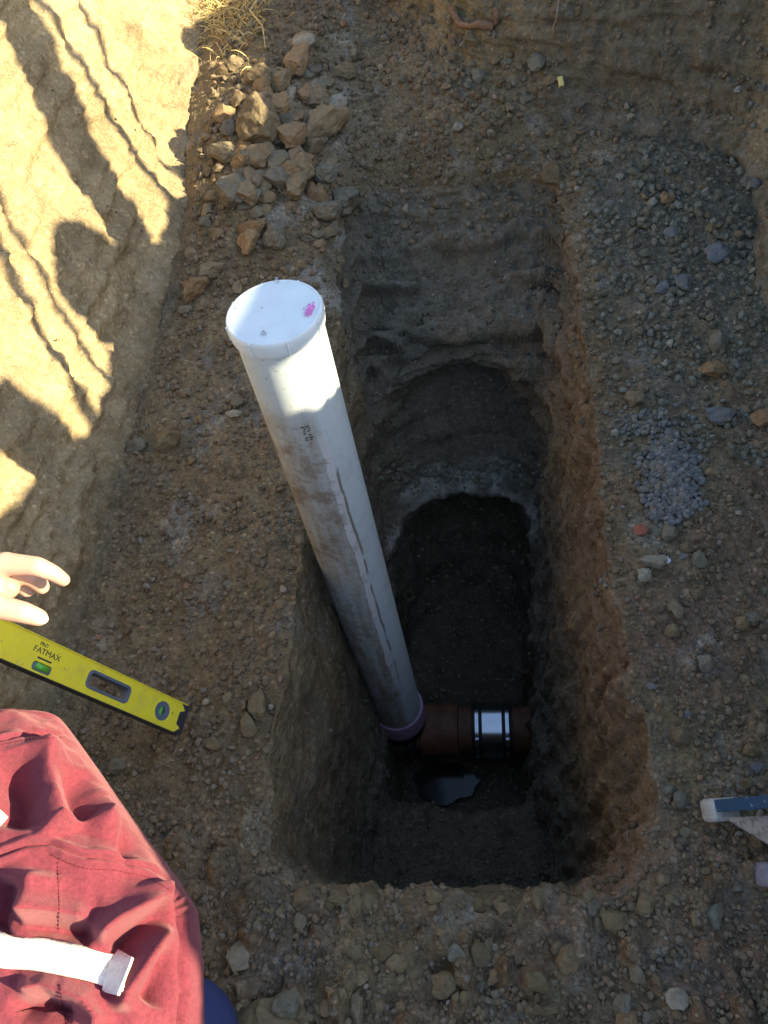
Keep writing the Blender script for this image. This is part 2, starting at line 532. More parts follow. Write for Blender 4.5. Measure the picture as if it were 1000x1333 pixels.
# tints: where the earth itself changes kind
tn = fbm(G, 4.5, 4, 31.0)
tn2 = fbm(G, 9, 3, 37.0)
right_pit = w_pit * sstep(0.05, 0.18, X_) * sstep(-0.75, -0.25, Z_)
a_red = np.clip(right_pit * (0.6 + 0.5 * tn) + w_bench * sstep(0.22, 0.30, X_) * (1 - sstep(1.3, 1.8, Y_)) * np.clip(0.5 + 0.9 * tn, 0, 1)
                + w_bench * near_lump * np.clip(0.4 + 0.8 * tn2, 0, 1) + w_bench * (1 - sstep(-0.9, -0.4, X_ * 0 + X_)) * np.clip(0.15 * tn, 0, 1), 0, 1)
a_ochre = np.clip(w_wall * (1 - sstep(-0.9, -0.6, X_)) * (0.75 + 0.4 * tn)
                  + w_wall * sstep(0.7, 0.85, X_) * (0.6 + 0.3 * tn)
                  + w_wall * np.exp(-((X_ + 0.14) / 0.06) ** 2) * sstep(2.6, 2.8, Y_) * 0.4
                  + w_wall * 0.05 + w_out * 0.55 * (1 + tn), 0, 1)
a_grey = np.clip(sstep(5.02, 5.3, RI) * (1 - sstep(8.6, 9.0, RI)) * sstep(1.8, 2.05, Y_) * (0.85 + 0.4 * tn) + w_bench * sstep(0.28, 0.4, X_) * sstep(1.5, 2.0, Y_) * (0.8 + 0.6 * tn)
                 + w_wall * sstep(0.1, 0.3, X_) * (1 - sstep(0.75, 0.85, X_)) * sstep(2.3, 2.5, Y_) * 0.6
                 + sstep(8.8, 9.2, RI) * (0.9 + 0.3 * tn) + w_pit * (0.25 + 0.5 * tn2) * (1 - sstep(0.0, 0.2, X_))
                 + w_bench * np.clip(tn2 - 0.25, 0, 1), 0, 1)
a_pale = np.clip(np.exp(-((X_ + 0.505) / 0.028) ** 2) * w_bench * sstep(1.0, 1.5, Y_) * (0.32 + 0.5 * tn2)
                 + sstep(8.9, 9.15, RI) * (1 - sstep(10.0, 10.15, RI)) * sstep(1.45, 1.7, Y_) * np.clip(0.38 + 0.9 * tn2, 0, 0.8)
                 + w_bench * np.clip(tn * tn2 * 1.2 - 0.12, 0, 0.5), 0, 0.8)

# wet earth where the sewer runs, darkened further to stand for the trough's shade
a_damp_shade = np.clip(sstep(10.85, 11.15, RI) * (0.85 + 0.3 * tn), 0, 0.95) + 0 * X_
# shade of the lower pit put into the soil colour, its top edge uneven
shade_top = -0.36 + 0.10 * tn + 0.05 * n_mid
a_pit_shade = w_pit * (1 - sstep(-0.22, 0.12, Z_ - shade_top)) * (RI < 11.6) * 0.85

NU = P.shape[1]


def band(name, r0, r1, mat):
    i0 = int(np.searchsorted(rid, r0 - 1e-6))
    i1 = int(np.searchsorted(rid, r1 - 1e-6))
    n = i1 - i0 + 1
    sl_ = slice(i0, i1 + 1)
    i = np.arange(n - 1)[:, None]
    j = np.arange(NU)[None]
    k = (j + 1) % NU
    F = np.stack([i * NU + j, (i + 1) * NU + j, (i + 1) * NU + k, i * NU + k], -1).reshape(-1, 4)
    Vb = P[sl_].reshape(-1, 3)
    # faces towards the open side
    f = F[len(F) // 2]
    nn = np.cross(Vb[f[1]] - Vb[f[0]], Vb[f[3]] - Vb[f[0]])
    if nn @ N[i0 + n // 2, (len(F) // 2) % NU] < 0:
        F = F[:, ::-1]
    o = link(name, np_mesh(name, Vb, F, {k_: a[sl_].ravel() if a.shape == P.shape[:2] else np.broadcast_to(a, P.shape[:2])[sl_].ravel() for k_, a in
                                        (('damp_shade', a_damp_shade), ('clay', a_pit_shade), ('red', a_red), ('ochre', a_ochre), ('grey', a_grey), ('pale', a_pale))}), mat)  # 'clay' holds the lower pit's shade, put into the soil colour
    tag(o, kind='structure')
    return o


ground = band('ground', 0, 3, M['soil'])
trench_wall = band('trench_wall', 3, 4, M['wall_soil'])
bench = band('trench_floor', 4, 5, M['soil'])
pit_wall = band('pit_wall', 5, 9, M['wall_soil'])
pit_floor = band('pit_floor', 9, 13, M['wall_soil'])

# ray caster on the terrain (every third sample)
i0 = int(np.searchsorted(rid, 1))
ii = np.unique(np.r_[np.arange(i0, len(rid), 3), len(rid) - 1])
jj = np.arange(0, NU, 3)
Pd = P[np.ix_(ii, jj)]
nr, nc = Pd.shape[:2]
a_i = np.arange(nr - 1)[:, None]
a_j = np.arange(nc)[None]
a_k = (a_j + 1) % nc
Fd = np.stack([a_i * nc + a_j, (a_i + 1) * nc + a_j, (a_i + 1) * nc + a_k, a_i * nc + a_k], -1).reshape(-1, 4)
BVH = BVHTree.FromPolygons(Pd.reshape(-1, 3).tolist(), Fd.tolist())


def hit(px, py):
    d_ = Vector(ray_dir(px, py)).normalized()
    loc, nrm, idx, dist = BVH.ray_cast(Vector(EYE), d_)
    if loc is None:
        return None
    if nrm.dot(d_) > 0:
        nrm = -nrm
    return loc, nrm, dist


def drop(x, y, z0=1.0):
    loc, nrm, idx, dist = BVH.ray_cast(Vector((x, y, z0)), Vector((0, 0, -1)))
    return loc



# ------------------------------------------------------------------ stones
def rock_mesh(seed, sub, cuts=13, rough=0.05):
    rg = np.random.default_rng(seed)
    bm = bmesh.new()
    bmesh.ops.create_icosphere(bm, subdivisions=sub, radius=1.0)
    V = np.array([v.co[:] for v in bm.verts])
    for _ in range(cuts):
        n = rg.normal(size=3)
        n /= np.linalg.norm(n)
        lim = rg.uniform(0.45, 0.85)
        ex = np.maximum(V @ n - lim, 0)
        V -= ex[:, None] * n * 0.93
    V *= 1 + (rough * fbm(V, 2.0, 3, seed * 1.3) + 0.35 * rough * fbm(V, 8.0, 2, seed * 0.7))[:, None]
    V /= (V.max(0) - V.min(0))
    V -= (V.max(0) + V.min(0)) / 2
    for v, c in zip(bm.verts, V):
        v.co = c
    me = bpy.data.meshes.new('stone')
    for f in bm.faces:
        f.smooth = False
    bm.to_mesh(me)
    bm.free()
    return me


BIG = [rock_mesh(100 + k, 4, 12, 0.13) for k in range(6)]
SMALL = [rock_mesh(200 + k, 3 if k < 4 else 2, 9, 0.15) for k in range(12)]
ROCKM = {}
STONES = []


def stone(px, py, w, h, kind, label, group=None, sink=0.14, flat=0.85):
    ht = hit(px, py)
    if ht is None:
        return None
    loc, nrm, dist = ht
    s = dist / FPX * 1.18
    lib = BIG if max(w, h) >= 26 else SMALL
    base = random.choice(lib)
    key = (base.name, kind)
    if key not in ROCKM:
        me = base.copy()
        me.materials.append(M[kind])
        ROCKM[key] = me
    o = bpy.data.objects.new('stone', ROCKM[key])
    C.objects.link(o)
    sx, sy = w * s, h * s * 1.12
    sz = flat * min(sx, sy) * random.uniform(0.85, 1.1)
    o.scale = (sx, sy, sz)
    o.rotation_euler = (random.uniform(-0.25, 0.25), random.uniform(-0.25, 0.25), random.uniform(-0.35, 0.35))
    o.location = loc + nrm * (sz * (0.5 - sink))
    STONES.append((o, px, py, max(w, h), kind, group))
    return tag(o, label, 'stone', group)


named = [
    (335, 171, 46, 52, 'rock_brown', 'big wedge of brown clay rock leaning in the rubble heap against the left wall'),
    (377, 180, 28, 42, 'rock_orange', 'sharp pinkish rock with a ridge standing between the two largest rubble rocks'),
    (420, 172, 43, 55, 'rock_brown', 'largest grey-brown rounded rock on the right side of the rubble heap'),
    (308, 254, 34, 42, 'rock_grey', 'upright grey block of rock low in the rubble heap by the left wall'),
    (385, 252, 26, 36, 'rock_brown', 'tall brown stone low on the heap above the white cap'),
    (420, 232, 28, 28, 'rock_grey', 'round grey stone at the lower right corner of the rubble heap'),
    (401, 195, 27, 21, 'rock_brown', 'flat reddish stone tucked under the largest rubble rock'),
    (337, 214, 30, 23, 'rock_brown', 'wide brown stone lying below the big clay wedge'),
    (360, 221, 26, 24, 'rock_grey', 'knobbly dark grey stone in the middle of the rubble heap'),
    (294, 201, 34, 21, 'rock_brown', 'long flat slab of stone against the foot of the left wall'),
    (341, 116, 20, 28, 'rock_orange', 'tilted orange-brown stone near the top left of the heap'),
    (395, 124, 17, 27, 'rock_orange', 'upright bright orange stone near the top of the heap'),
    (378, 126, 11, 21, 'rock_pale', 'thin pale tan stone standing beside the orange one'),
    (407, 130, 24, 29, 'rock_brown', 'dark brown oval stone right of the bright orange stone'),
    (398, 67, 22, 17, 'rock_pale', 'pale angular stone at the very top of the heap'),
    (434, 144, 22, 18, 'rock_pale', 'pale flat stone at the upper right edge of the heap'),
    (277, 358, 26, 32, 'rock_brown', 'brown stone above the reddish clod left of the white cap'),
    (260, 382, 29, 34, 'rock_orange', 'large reddish clod on the bench left of the white cap'),
    (244, 405, 15, 12, 'rock_grey', 'small blue-grey stone below the reddish clod by the left wall'),
    (310, 529, 16, 15, 'rock_grey', 'round grey pebble close to the left side of the white pipe'),
    (304, 540, 18, 8, 'rock_pale', 'flat pale chip under the round grey pebble beside the pipe'),
    (227, 578, 29, 24, 'rock_brown', 'brown angular stone alone on the left bench at the wall foot'),
    (178, 584, 24, 17, 'rock_grey', 'grey stone at the foot of the left wall beside the brown one'),
    (334, 922, 20, 34, 'rock_clod', 'upright brown clod at the rim right of the level tip'),
    (324, 945, 18, 24, 'rock_clod', 'lower of the two clods on the rim right of the level tip'),
    (155, 1000, 20, 14, 'rock_grey', 'grey stone just above the red hooded top'),
    (874, 308, 17, 13, 'rock_blue', 'small pale blue-grey wedge on the far right bench'),
    (933, 337, 25, 21, 'rock_blue', 'largest smooth blue-grey stone on the far right bench'),
    (891, 374, 16, 18, 'rock_blue', 'upright blue stone in the middle of the right bench grit'),
    (865, 377, 16, 16, 'rock_blue', 'light blue stone nearest the rim on the right bench'),
    (867, 263, 15, 14, 'rock_orange', 'squarish brown stone in the dark grit on the far right bench'),
    (934, 451, 20, 25, 'rock_grey', 'upright grey stone on the right bench above the brown slab'),
    (926, 487, 28, 17, 'rock_orange', 'flat brown slab on the right bench above the blue gravel'),
    (933, 545, 30, 17, 'rock_blue', 'long blue-grey stone right of the blue gravel patch'),
    (993, 549, 24, 18, 'rock_orange', 'orange stone at the right edge of the bench'),
    (826, 527, 19, 18, 'rock_brown', 'tan stone on the rim above the blue gravel patch'),
    (848, 733, 27, 14, 'rock_pale', 'flat oval tan stone below the blue gravel beside the white scrap'),
    (837, 750, 16, 14, 'rock_pale', 'round pale stone below the flat oval tan stone'),
    (834, 693, 16, 12, 'brick_red', 'red brick fragment at the lower left of the blue gravel'),
    (871, 696, 19, 19, 'rock_grey', 'dark grey rounded stone under the blue gravel'),
    (909, 731, 16, 18, 'rock_grey', 'dark slate stone on the right bench right of the white scrap'),
    (877, 793, 15, 21, 'rock_brown', 'long brown stone pointing down the right rim'),
    (873, 823, 17, 14, 'rock_brown', 'blunt brown stone below the long one on the right rim'),
    (978, 810, 14, 13, 'rock_grey', 'lone grey pebble on the bare reddish right bench'),
    (917, 864, 19, 18, 'rock_grey', 'grey lumpy stone at the right rim above the ladder'),
    (888, 959, 20, 17, 'rock_clod', 'dark clod on the right rim above the ladder foot'),
    (977, 979, 17, 13, 'rock_clod', 'dark clod on the bench just above the blue ladder rail'),
    (888, 1042, 16, 16, 'rock_grey', 'grey stone left of the ladder foot'),
    (312, 1245, 22, 24, 'rock_pale', 'pale flat chip right of the red hooded top'),
    (498, 1243, 26, 13, 'rock_clod', 'flat grey stone in the middle of the near edge'),
    (579, 1284, 24, 22, 'rock_clod', 'grey rounded stone low in the middle of the near edge'),
    (381, 1311, 28, 22, 'rock_grey', 'grey stone beside the blue trouser knee'),
    (354, 1324, 62, 36, 'rock_brown', 'wide rounded tan stone beside the blue knee'),
    (882, 1299, 21, 16, 'rock_pale', 'pale tan stone at the bottom right of the near edge'),
    (700, 85, 17, 22, 'rock_grey', 'squarish grey stone on the far slope near the yellow scrap'),
    (597, 165, 12, 14, 'rock_pale', 'white lump of stone on the dark far slope'),
    (722, 228, 22, 34, 'rock_clod', 'grey flaking slab at the far right corner of the pit'),
    (800, 1200, 28, 18, 'rock_clod', 'grey lump on the near right corner of the pit'),
    (843, 1183, 20, 20, 'rock_clod', 'split brown clod on the near right corner of the pit'),
]
for a in named:
    stone(*a)


def scatter(n, poly_fn, smin, smax, kinds, label, group, power=2.2):
    k = tries = 0
    while k < n and tries < n * 30:
        tries += 1
        q = poly_fn()
        if q is None:
            continue
        s = smin + (smax - smin) * random.random() ** power
        a = random.uniform(0.75, 1.3)
        if stone(q[0], q[1], s * a, s / a, random.choice(kinds), label, group, sink=random.uniform(0.2, 0.48) if max(smin, s) < 22 else 0.15):
            k += 1


def gauss_in(cx, cy, sx, sy, x0, x1, y0, y1):
    def f():
        x, y = random.gauss(cx, sx), random.gauss(cy, sy)
        return (x, y) if x0 < x < x1 and y0 < y < y1 else None
    return f


def left_bench():
    y = random.uniform(300, 1250)
    t = (y - 300) / 900
    x = random.uniform(250 - 150 * min(t * 1.3, 1), 440 - 110 * t)
    return (x, y) if not (y > 900 and x < 270) and not (350 < y < 700 and x > 300) else None


def right_bench():
    y = random.uniform(220, 1160)
    return random.uniform(795 + 60 * (y - 220) / 900, 1000), y


scatter(80, gauss_in(360, 190, 50, 75, 268, 452, 45, 350), 14, 30, ['rock_brown', 'rock_brown', 'rock_grey', 'rock_orange'],
        'smaller brown or grey stone in the rubble heap beyond the white pipe', 'stones filling the rubble heap')
scatter(24, gauss_in(340, 270, 60, 70, 240, 452, 50, 430), 10, 17, ['rock_brown', 'rock_brown', 'rock_grey'],
        'walnut-sized stone in the loose skirts of the rubble heap', 'stones round the rubble heap')
scatter(18, left_bench, 8, 15, ['rock_clod', 'rock_grey', 'rock_brown', 'rock_clod'],
        'small loose stone on the bench between pipe and left wall', 'small stones on the left bench')
scatter(36, right_bench, 8, 16, ['rock_brown', 'rock_grey', 'rock_clod', 'rock_grey', 'rock_blue'],
        'small loose stone on the right bench along the pit', 'small stones on the right bench')
scatter(46, lambda: (random.uniform(300, 930), random.uniform(1168, 1335)), 9, 24, ['rock_clod', 'rock_clod', 'rock_clod', 'rock_brown', 'rock_grey'],
        'small clod of earth on the near edge of the pit', 'clods on the near edge')
scatter(14, lambda: (random.uniform(350, 840), random.gauss(1170, 7)), 10, 20, ['rock_clod'],
        'crumbling clod on the lip of the near edge', 'clods on the near edge')
scatter(16, gauss_in(640, 110, 80, 60, 480, 800, 30, 330), 9, 17, ['rock_clod', 'rock_grey', 'rock_brown'],
        'small stone on the dark earth slope beyond the pit', 'small stones on the far slope')


# every stone gets the words that single it out: colour, size and what it lies beside
SHORT = ['the big clay wedge', 'the ridged pinkish rock', 'the largest rubble rock', 'the upright grey block', 'the tall brown stone', 'the round grey corner stone', 'the flat reddish stone', 'the wide brown stone',
         'the knobbly dark stone', 'the long flat slab', 'the tilted orange-brown stone', 'the bright orange stone', 'the thin tan stone', 'the dark oval stone', 'the pale top stone', 'the pale flat edge stone',
         'the brown stone above the reddish clod', 'the large reddish clod', 'the small blue-grey stone', 'the round grey pebble', 'the flat pale chip', 'the lone brown angular stone', 'the grey wall-foot stone',
         'the upright rim clod', 'the lower rim clod', 'the grey stone by the hooded top', 'the pale blue-grey wedge', 'the largest blue-grey stone', 'the upright blue stone', 'the light blue rim stone', 'the squarish brown stone',
         'the upright grey stone', 'the flat brown slab', 'the long blue-grey stone', 'the orange edge stone', 'the tan rim stone', 'the flat oval tan stone', 'the round pale stone', 'the red brick fragment', 'the dark stone under the gravel',
         'the dark slate stone', 'the long brown stone', 'the blunt brown stone', 'the lone grey pebble', 'the grey lumpy stone', 'the dark rim clod', 'the clod above the ladder', 'the grey stone by the ladder foot', 'the pale flat chip',
         'the flat grey middle stone', 'the rounded grey stone', 'the grey stone by the knee', 'the wide tan stone', 'the pale tan corner stone', 'the squarish grey stone', 'the white lump', 'the flaking slab', 'the grey corner lump', 'the split brown clod']
MARKS = [(n_[0], n_[1], s_) for n_, s_ in zip(named, SHORT)] + [
    (355, 400, 'the white pipe cap'), (240, 938, 'the level tip'), (920, 1060, 'the ladder foot'), (730, 107, 'the yellow scrap'), (620, 25, 'the bark strip'), (872, 626, 'the blue gravel patch'),
    (345, 1150, 'the near left pit corner'), (835, 1165, 'the near right pit corner'), (320, 20, 'the grass tuft'), (290, 1290, 'the blue knee'), (210, 1090, 'the maroon hooded top'), (395, 690, 'the pipe at the rim'),
    (460, 240, 'the far left pit corner'), (600, 1170, 'the middle of the near rim'), (60, 770, 'the pointing hand'), (868, 731, 'the white scrap')]
COLN = {'rock_brown': 'brown', 'rock_clod': 'earth-brown', 'rock_orange': 'orange-brown', 'rock_grey': 'grey', 'rock_blue': 'blue-grey', 'rock_pale': 'pale', 'brick_red': 'red'}
USED = set()
for o_, px, py, s_, kind_, grp_ in STONES:
    if not grp_:
        continue
    word = 'clod' if 'clod' in grp_ else 'stone'
    size_ = 'tiny' if s_ < 12 else 'small' if s_ < 15.5 else 'medium' if s_ < 20 else 'large'
    for mx, my, mn in sorted(MARKS, key=lambda m_: math.hypot(m_[0] - px, m_[1] - py)):
        dx, dy = px - mx, py - my
        r_ = math.hypot(dx, dy)
        v_ = 'above' if dy < -0.38 * r_ else 'below' if dy > 0.38 * r_ else ''
        h_ = 'left of' if dx < -0.38 * r_ else 'right of' if dx > 0.38 * r_ else ''
        where = (v_ + ' and ' + h_ if v_ and h_ else v_ or h_)
        lab = '%s %s %s %s%s %s' % (size_, COLN[kind_], word, 'close ' if r_ < 34 and not (v_ == 'above' and not h_) else '', where, mn)
        if lab not in USED:
            USED.add(lab)
            o_['label'] = lab
            break


# crumbs and grit nobody could count: one mesh each, thrown on what the camera looks at
def crumb_base(seed):
    rg = np.random.default_rng(seed)
    bm = bmesh.new()
    bmesh.ops.create_icosphere(bm, subdivisions=1, radius=0.5)
    V = np.array([v.co[:] for v in bm.verts]) * rg.uniform(0.7, 1.2, (12, 1))
    F = np.array([[v.index for v in f.verts] for f in bm.faces])
    bm.free()
    return V, F


CB = [crumb_base(k) for k in range(10)]


def crumbs(name, pts, nrm, size, mat, label=None, sink=0.25):
    pts, nrm, size = np.array(pts), np.array(nrm), np.array(size)
    n = len(pts)
    q = RNG.normal(size=(n, 4))
    q /= np.linalg.norm(q, axis=1, keepdims=True)
    w, x, y, z = q.T
    Rm = np.stack([1 - 2 * (y * y + z * z), 2 * (x * y - z * w), 2 * (x * z + y * w), 2 * (x * y + z * w), 1 - 2 * (x * x + z * z), 2 * (y * z - x * w),
                   2 * (x * z - y * w), 2 * (y * z + x * w), 1 - 2 * (x * x + y * y)], -1).reshape(n, 3, 3)
    sc = size[:, None] * RNG.uniform(0.7, 1.25, (n, 3))
    B = np.stack([b[0] for b in CB])[RNG.integers(0, len(CB), n)]
    Vc = np.einsum('nij,nkj->nki', Rm, B * sc[:, None, :])
    Vc += (pts + nrm * (size * (0.5 - sink))[:, None])[:, None, :]
    F = (CB[0][1][None] + (np.arange(n) * 12)[:, None, None]).reshape(-1, 3)
    o = link(name, np_mesh(name, Vc.reshape(-1, 3), F, smooth=False), mat)
    return tag(o, label, kind='stuff')


soil_p, soil_n, soil_s, grit_p, grit_n, grit_s = [], [], [], [], [], []
NP_ = 78000
pxs = RNG.uniform(-90, 1090, NP_)
pys = RNG.uniform(-60, 1400, NP_)
den = RNG.random(NP_)
szr = RNG.random(NP_)
for px, py, dn, sr in zip(pxs, pys, den, szr):
    ht = hit(px, py)
    if ht is None:
        continue
    loc, nr_, dist = ht
    if loc.z < -0.12:
        if dn > (0.05 if nr_.z < 0.5 else 0.35):
            continue
        s_px = 2 + 3 * sr
    elif nr_.z < 0.62 or loc.x < -0.98:
        if dn > (0.006 if loc.x < -0.9 else 0.035):
            continue
        s_px = 2 + 3.5 * sr ** 2
    else:
        lump = 0.5 + 0.5 * math.sin(loc.x * 17 + 2 * math.sin(loc.y * 11)) * math.sin(loc.y * 13 + 1.7 * math.sin(loc.x * 9))
        if dn > 0.35 + 0.65 * lump:
            continue
        s_px = 2.0 + 8 * sr ** 4
    s_m = s_px * dist / FPX
    if loc.x > 0.3 and loc.y > 1.25 and loc.z > -0.1 and loc.y < 2.5 and sr * 0.999 > 0.25:
        grit_p.append(loc[:]); grit_n.append(nr_[:]); grit_s.append(s_m * 1.25)
    else:
        soil_p.append(loc[:]); soil_n.append(nr_[:]); soil_s.append(s_m)
for k in range(240):
    ht = hit(random.uniform(490, 720), random.gauss(615, 8))
    if ht and ht[0].z < -0.5 and ht[1].z > 0.35:
        grit_p.append(ht[0][:]); grit_n.append(ht[1][:]); grit_s.append(random.uniform(3, 8) * ht[2] / FPX)
crumbs('soil_crumbs', soil_p, soil_n, soil_s, M['crumbs'], 'loose earth crumbs and grit strewn over the trench')
crumbs('grey_grit', grit_p, grit_n, grit_s, M['grit_grey'], 'dark grey grit and small stones on the far right bench')
bp, bn, bs = [], [], []
for k in range(900):
    px, py = random.gauss(872, 21), random.gauss(626, 32)
    e = ((px - 873) / 42) ** 2 + ((py - 627) / 60) ** 2
    if e > 1.15 or (e > 0.8 and random.random() < 0.5):
        if random.random() > 0.12:
            continue
    ht = hit(px, py)
    if not ht:
        continue
    s_m = random.uniform(6.5, 11) * ht[2] / FPX
    bp.append((ht[0] + ht[1] * random.uniform(0, 0.014) * max(0, 1 - e))[:]); bn.append(ht[1][:]); bs.append(s_m)
for k in range(130):
    px, py = random.gauss(845, 22), random.gauss(552, 9)
    ht = hit(px, py)
    if ht:
        bp.append(ht[0][:]); bn.append(ht[1][:]); bs.append(random.uniform(4, 9) * ht[2] / FPX)
crumbs('blue_gravel', bp, bn, bs, M['gravel_blue'], 'heap of clean blue-grey crushed gravel on the right bench', 0.15)

# ------------------------------------------------------------------ the white standpipe
PX, PY = -0.37, 1.09
PR = 0.080


def pipe_material():
    t = NT('dirty_white_pvc')
    sp = t.n('SeparateXYZ')
    t.l(t.pos, sp.inputs[0])
    ang = t.math('ARCTAN2', t.math('SUBTRACT', sp.outputs[1], PY), t.math('SUBTRACT', sp.outputs[0], PX))
    z = sp.outputs[2]
    cv = t.n('CombineXYZ')
    t.l(t.math('MULTIPLY', ang, 0.08), cv.inputs[0])
    t.l(t.math('MULTIPLY', z, 0.12), cv.inputs[1])
    streaks = t.noise(40, 5, 0.65, cv.outputs[0])
    spots = t.noise(60, 6, 0.75)
    wob = t.math('MULTIPLY', t.math('SUBTRACT', t.noise(5, 3), 0.5), 0.35)
    a2 = t.math('ADD', ang, wob)
    # clean side right of the scratch, muddy side left of it
    side = t.ramp(t.math('ADD', t.math('MULTIPLY', t.math('ADD', a2, 1.05), 1.3), 0.5), [(0.38, 1.0), (0.66, 0.10)])
    dirt = t.math('MULTIPLY', side, t.ramp(streaks, [(0.3, 0.35), (0.7, 1.0)]), True)
    dirt = t.math('MULTIPLY', dirt, t.ramp(spots, [(0.3, 0.6), (0.6, 1.0)]), True)
    low = t.ramp(t.math('ADD', t.math('MULTIPLY', z, 0.5), 0.5), [(0.0, 1.0), (0.5, 0.7), (0.8, 0.5)])
    dirt = t.math('MULTIPLY', dirt, t.math('ADD', low, 0.45), True)
    far_left = t.ramp(t.math('ADD', t.math('MULTIPLY', a2, 0.8), 2.3), [(0.0, 1.0), (0.35, 0.0)])
    dirt = t.math('MAXIMUM', dirt, t.math('MULTIPLY', far_left, 0.8))
    dirt = t.math('MULTIPLY', dirt, t.ramp(z, [(0.50, 1.0), (0.56, 0.12)]))
    col = t.mix(dirt, (0.60, 0.68, 0.70), (0.30, 0.255, 0.195))
    # one long clean scrape with a dark edge
    dlt = t.math('SUBTRACT', a2, -1.04)
    zin = t.ramp(t.math('ADD', t.math('MULTIPLY', z, 0.5), 0.5), [(0.12, 0.0), (0.2, 1.0), (0.7, 1.0), (0.74, 0.0)])
    clean = t.math('MULTIPLY', t.math('LESS_THAN', t.math('ABSOLUTE', dlt), 0.10), zin)
    darkl = t.math('MULTIPLY', t.math('LESS_THAN', t.math('ABSOLUTE', t.math('SUBTRACT', dlt, 0.15)), 0.04), zin)
    darkl = t.math('MULTIPLY', darkl, t.ramp(t.noise(9, 3), [(0.4, 0.0), (0.5, 0.85)]))
    col = t.mix(clean, col, (0.66, 0.67, 0.67))
    col = t.mix(darkl, col, (0.2, 0.17, 0.13))
    fleck = t.ramp(t.noise(120, 4, 0.8), [(0.6, 0.0), (0.68, 0.8)])
    smear = t.math('MULTIPLY', t.ramp(t.noise(16, 5, 0.7), [(0.5, 0.0), (0.62, 0.7)]), t.ramp(z, [(0.42, 1.0), (0.55, 0.0)]))
    smear = t.math('MULTIPLY', smear, t.math('ADD', side, 0.15), True)
    col = t.mix(smear, col, (0.24, 0.19, 0.13))
    col = t.mix(t.math('MULTIPLY', fleck, side), col, (0.12, 0.1, 0.08))
    return t.done(col, t.ramp(dirt, [(0.0, 0.38), (0.6, 0.8)]), t.bump(spots, 0.15, 0.002), 0.4)


M['pvc'] = pipe_material()
M['cap'] = simple('white_cap_plastic', (0.70, 0.78, 0.80), 0.42, 0.4, var=0.06, sc=25)
M['pink'] = simple('pink_marker_paint', (0.74, 0.22, 0.56), 0.6, 0.3, var=0.3, sc=120)
M['primer'] = simple('lilac_primer', (0.42, 0.26, 0.36), 0.5)
M['rubber'] = simple('black_rubber', (0.022, 0.022, 0.022), 0.55, 0.35)
M['brown_pipe'] = simple('brown_pipe', (0.15, 0.066, 0.034), 0.6, 0.3, var=0.4, sc=18)
M['steel'] = simple('bright_steel', (0.55, 0.56, 0.58), 0.22, 0.5, 1.0, var=0.08)
M['ink'] = simple('faded_print', (0.10, 0.09, 0.08), 0.8, 0.2)

root = empty('standpipe', (PX, PY, -1.17), 'tall muddy white plastic pipe with a flat round cap standing upright in the pit', 'pipe')
V, F = revolve([(PR - 0.005, -1.16), (PR, -1.16), (PR, -0.6), (PR, 0.0), (PR, 0.70), (PR - 0.005, 0.70)], 96)
o = link('pipe_barrel', np_mesh('pipe_barrel', V + [0, 0, 1.17], F), M['pvc'], root)
smooth_by_angle(o)
# cap: skirt, rim, very slightly domed lid
CZ = 0.655
V, F = revolve([(0.0802, CZ + 0.026), (0.0848, CZ + 0.026), (0.0856, CZ + 0.029), (0.0862, CZ + 0.050), (0.0856, CZ + 0.0552), (0.0840, CZ + 0.0580), (0.081, CZ + 0.0588),
                (0.0795, CZ + 0.0575), (0.06, CZ + 0.0590), (0.03, CZ + 0.0600), (0.0, CZ + 0.0602)], 128)
cap = link('pipe_cap', np_mesh('pipe_cap', V + [0, 0, 1.17], F), M['cap'], root)
smooth_by_angle(cap, 40)
for k in range(8):
    bm = bmesh.new()
    a = R(-158 + k * 45)
    bm_box(bm, Matrix.Translation((0.0862 * math.cos(a), 0.0862 * math.sin(a), CZ + 1.17 + 0.042)) @ Matrix.Rotation(a, 4, 'Z'), 0.0035, 0.003, 0.030, 0.001)
    bm_obj('rib', bm, M['cap'], cap)


def lid_point(px, py):
    return Vector(at_z(px, py, CZ + 0.0606)) - root.location


def lid_patch(name, polys, mat):
    bm = bmesh.new()
    for i_, poly in enumerate(polys):
        lo = [bm.verts.new(lid_point(*p) + Vector((0, 0, 0.00001 * i_))) for p in poly]
        hi = [bm.verts.new(v.co + Vector((0, 0, 0.0004))) for v in lo]
        bm.faces.new(hi)
        for i in range(len(lo)):
            j = (i + 1) % len(lo)
            bm.faces.new((lo[i], lo[j], hi[j], hi[i]))
    return bm_obj(name, bm, mat, cap)


blots = []
rr = random.Random(5)
for q_ in range(95):
    t_ = rr.gauss(0, 0.5)
    cx, cy = 404 + 4.5 * t_ + rr.gauss(0, 2.6), 403 - 7 * t_ + rr.gauss(0, 2.6)
    r = rr.uniform(0.5, 1.9) * (1.0 if abs(t_) < 0.7 else 0.6)
    if ((cx - 353) / 58) ** 2 + ((cy - 402) / 44) ** 2 > 0.97:
        continue
    n = 9
    blots.append([(cx + r * rr.uniform(0.55, 1.1) * math.cos(2 * math.pi * k / n), cy + r * rr.uniform(0.6, 1.2) * math.sin(2 * math.pi * k / n)) for k in range(n)])
lid_patch('paint_mark', blots, M['pink'])


def stroke(x0, y0, x1, y1, w):
    dx, dy = x1 - x0, y1 - y0
    L = math.hypot(dx, dy)
    nx, ny = -dy / L * w / 2, dx / L * w / 2
    return [(x0 + nx, y0 + ny), (x1 + nx, y1 + ny), (x1 - nx, y1 - ny), (x0 - nx, y0 - ny)]


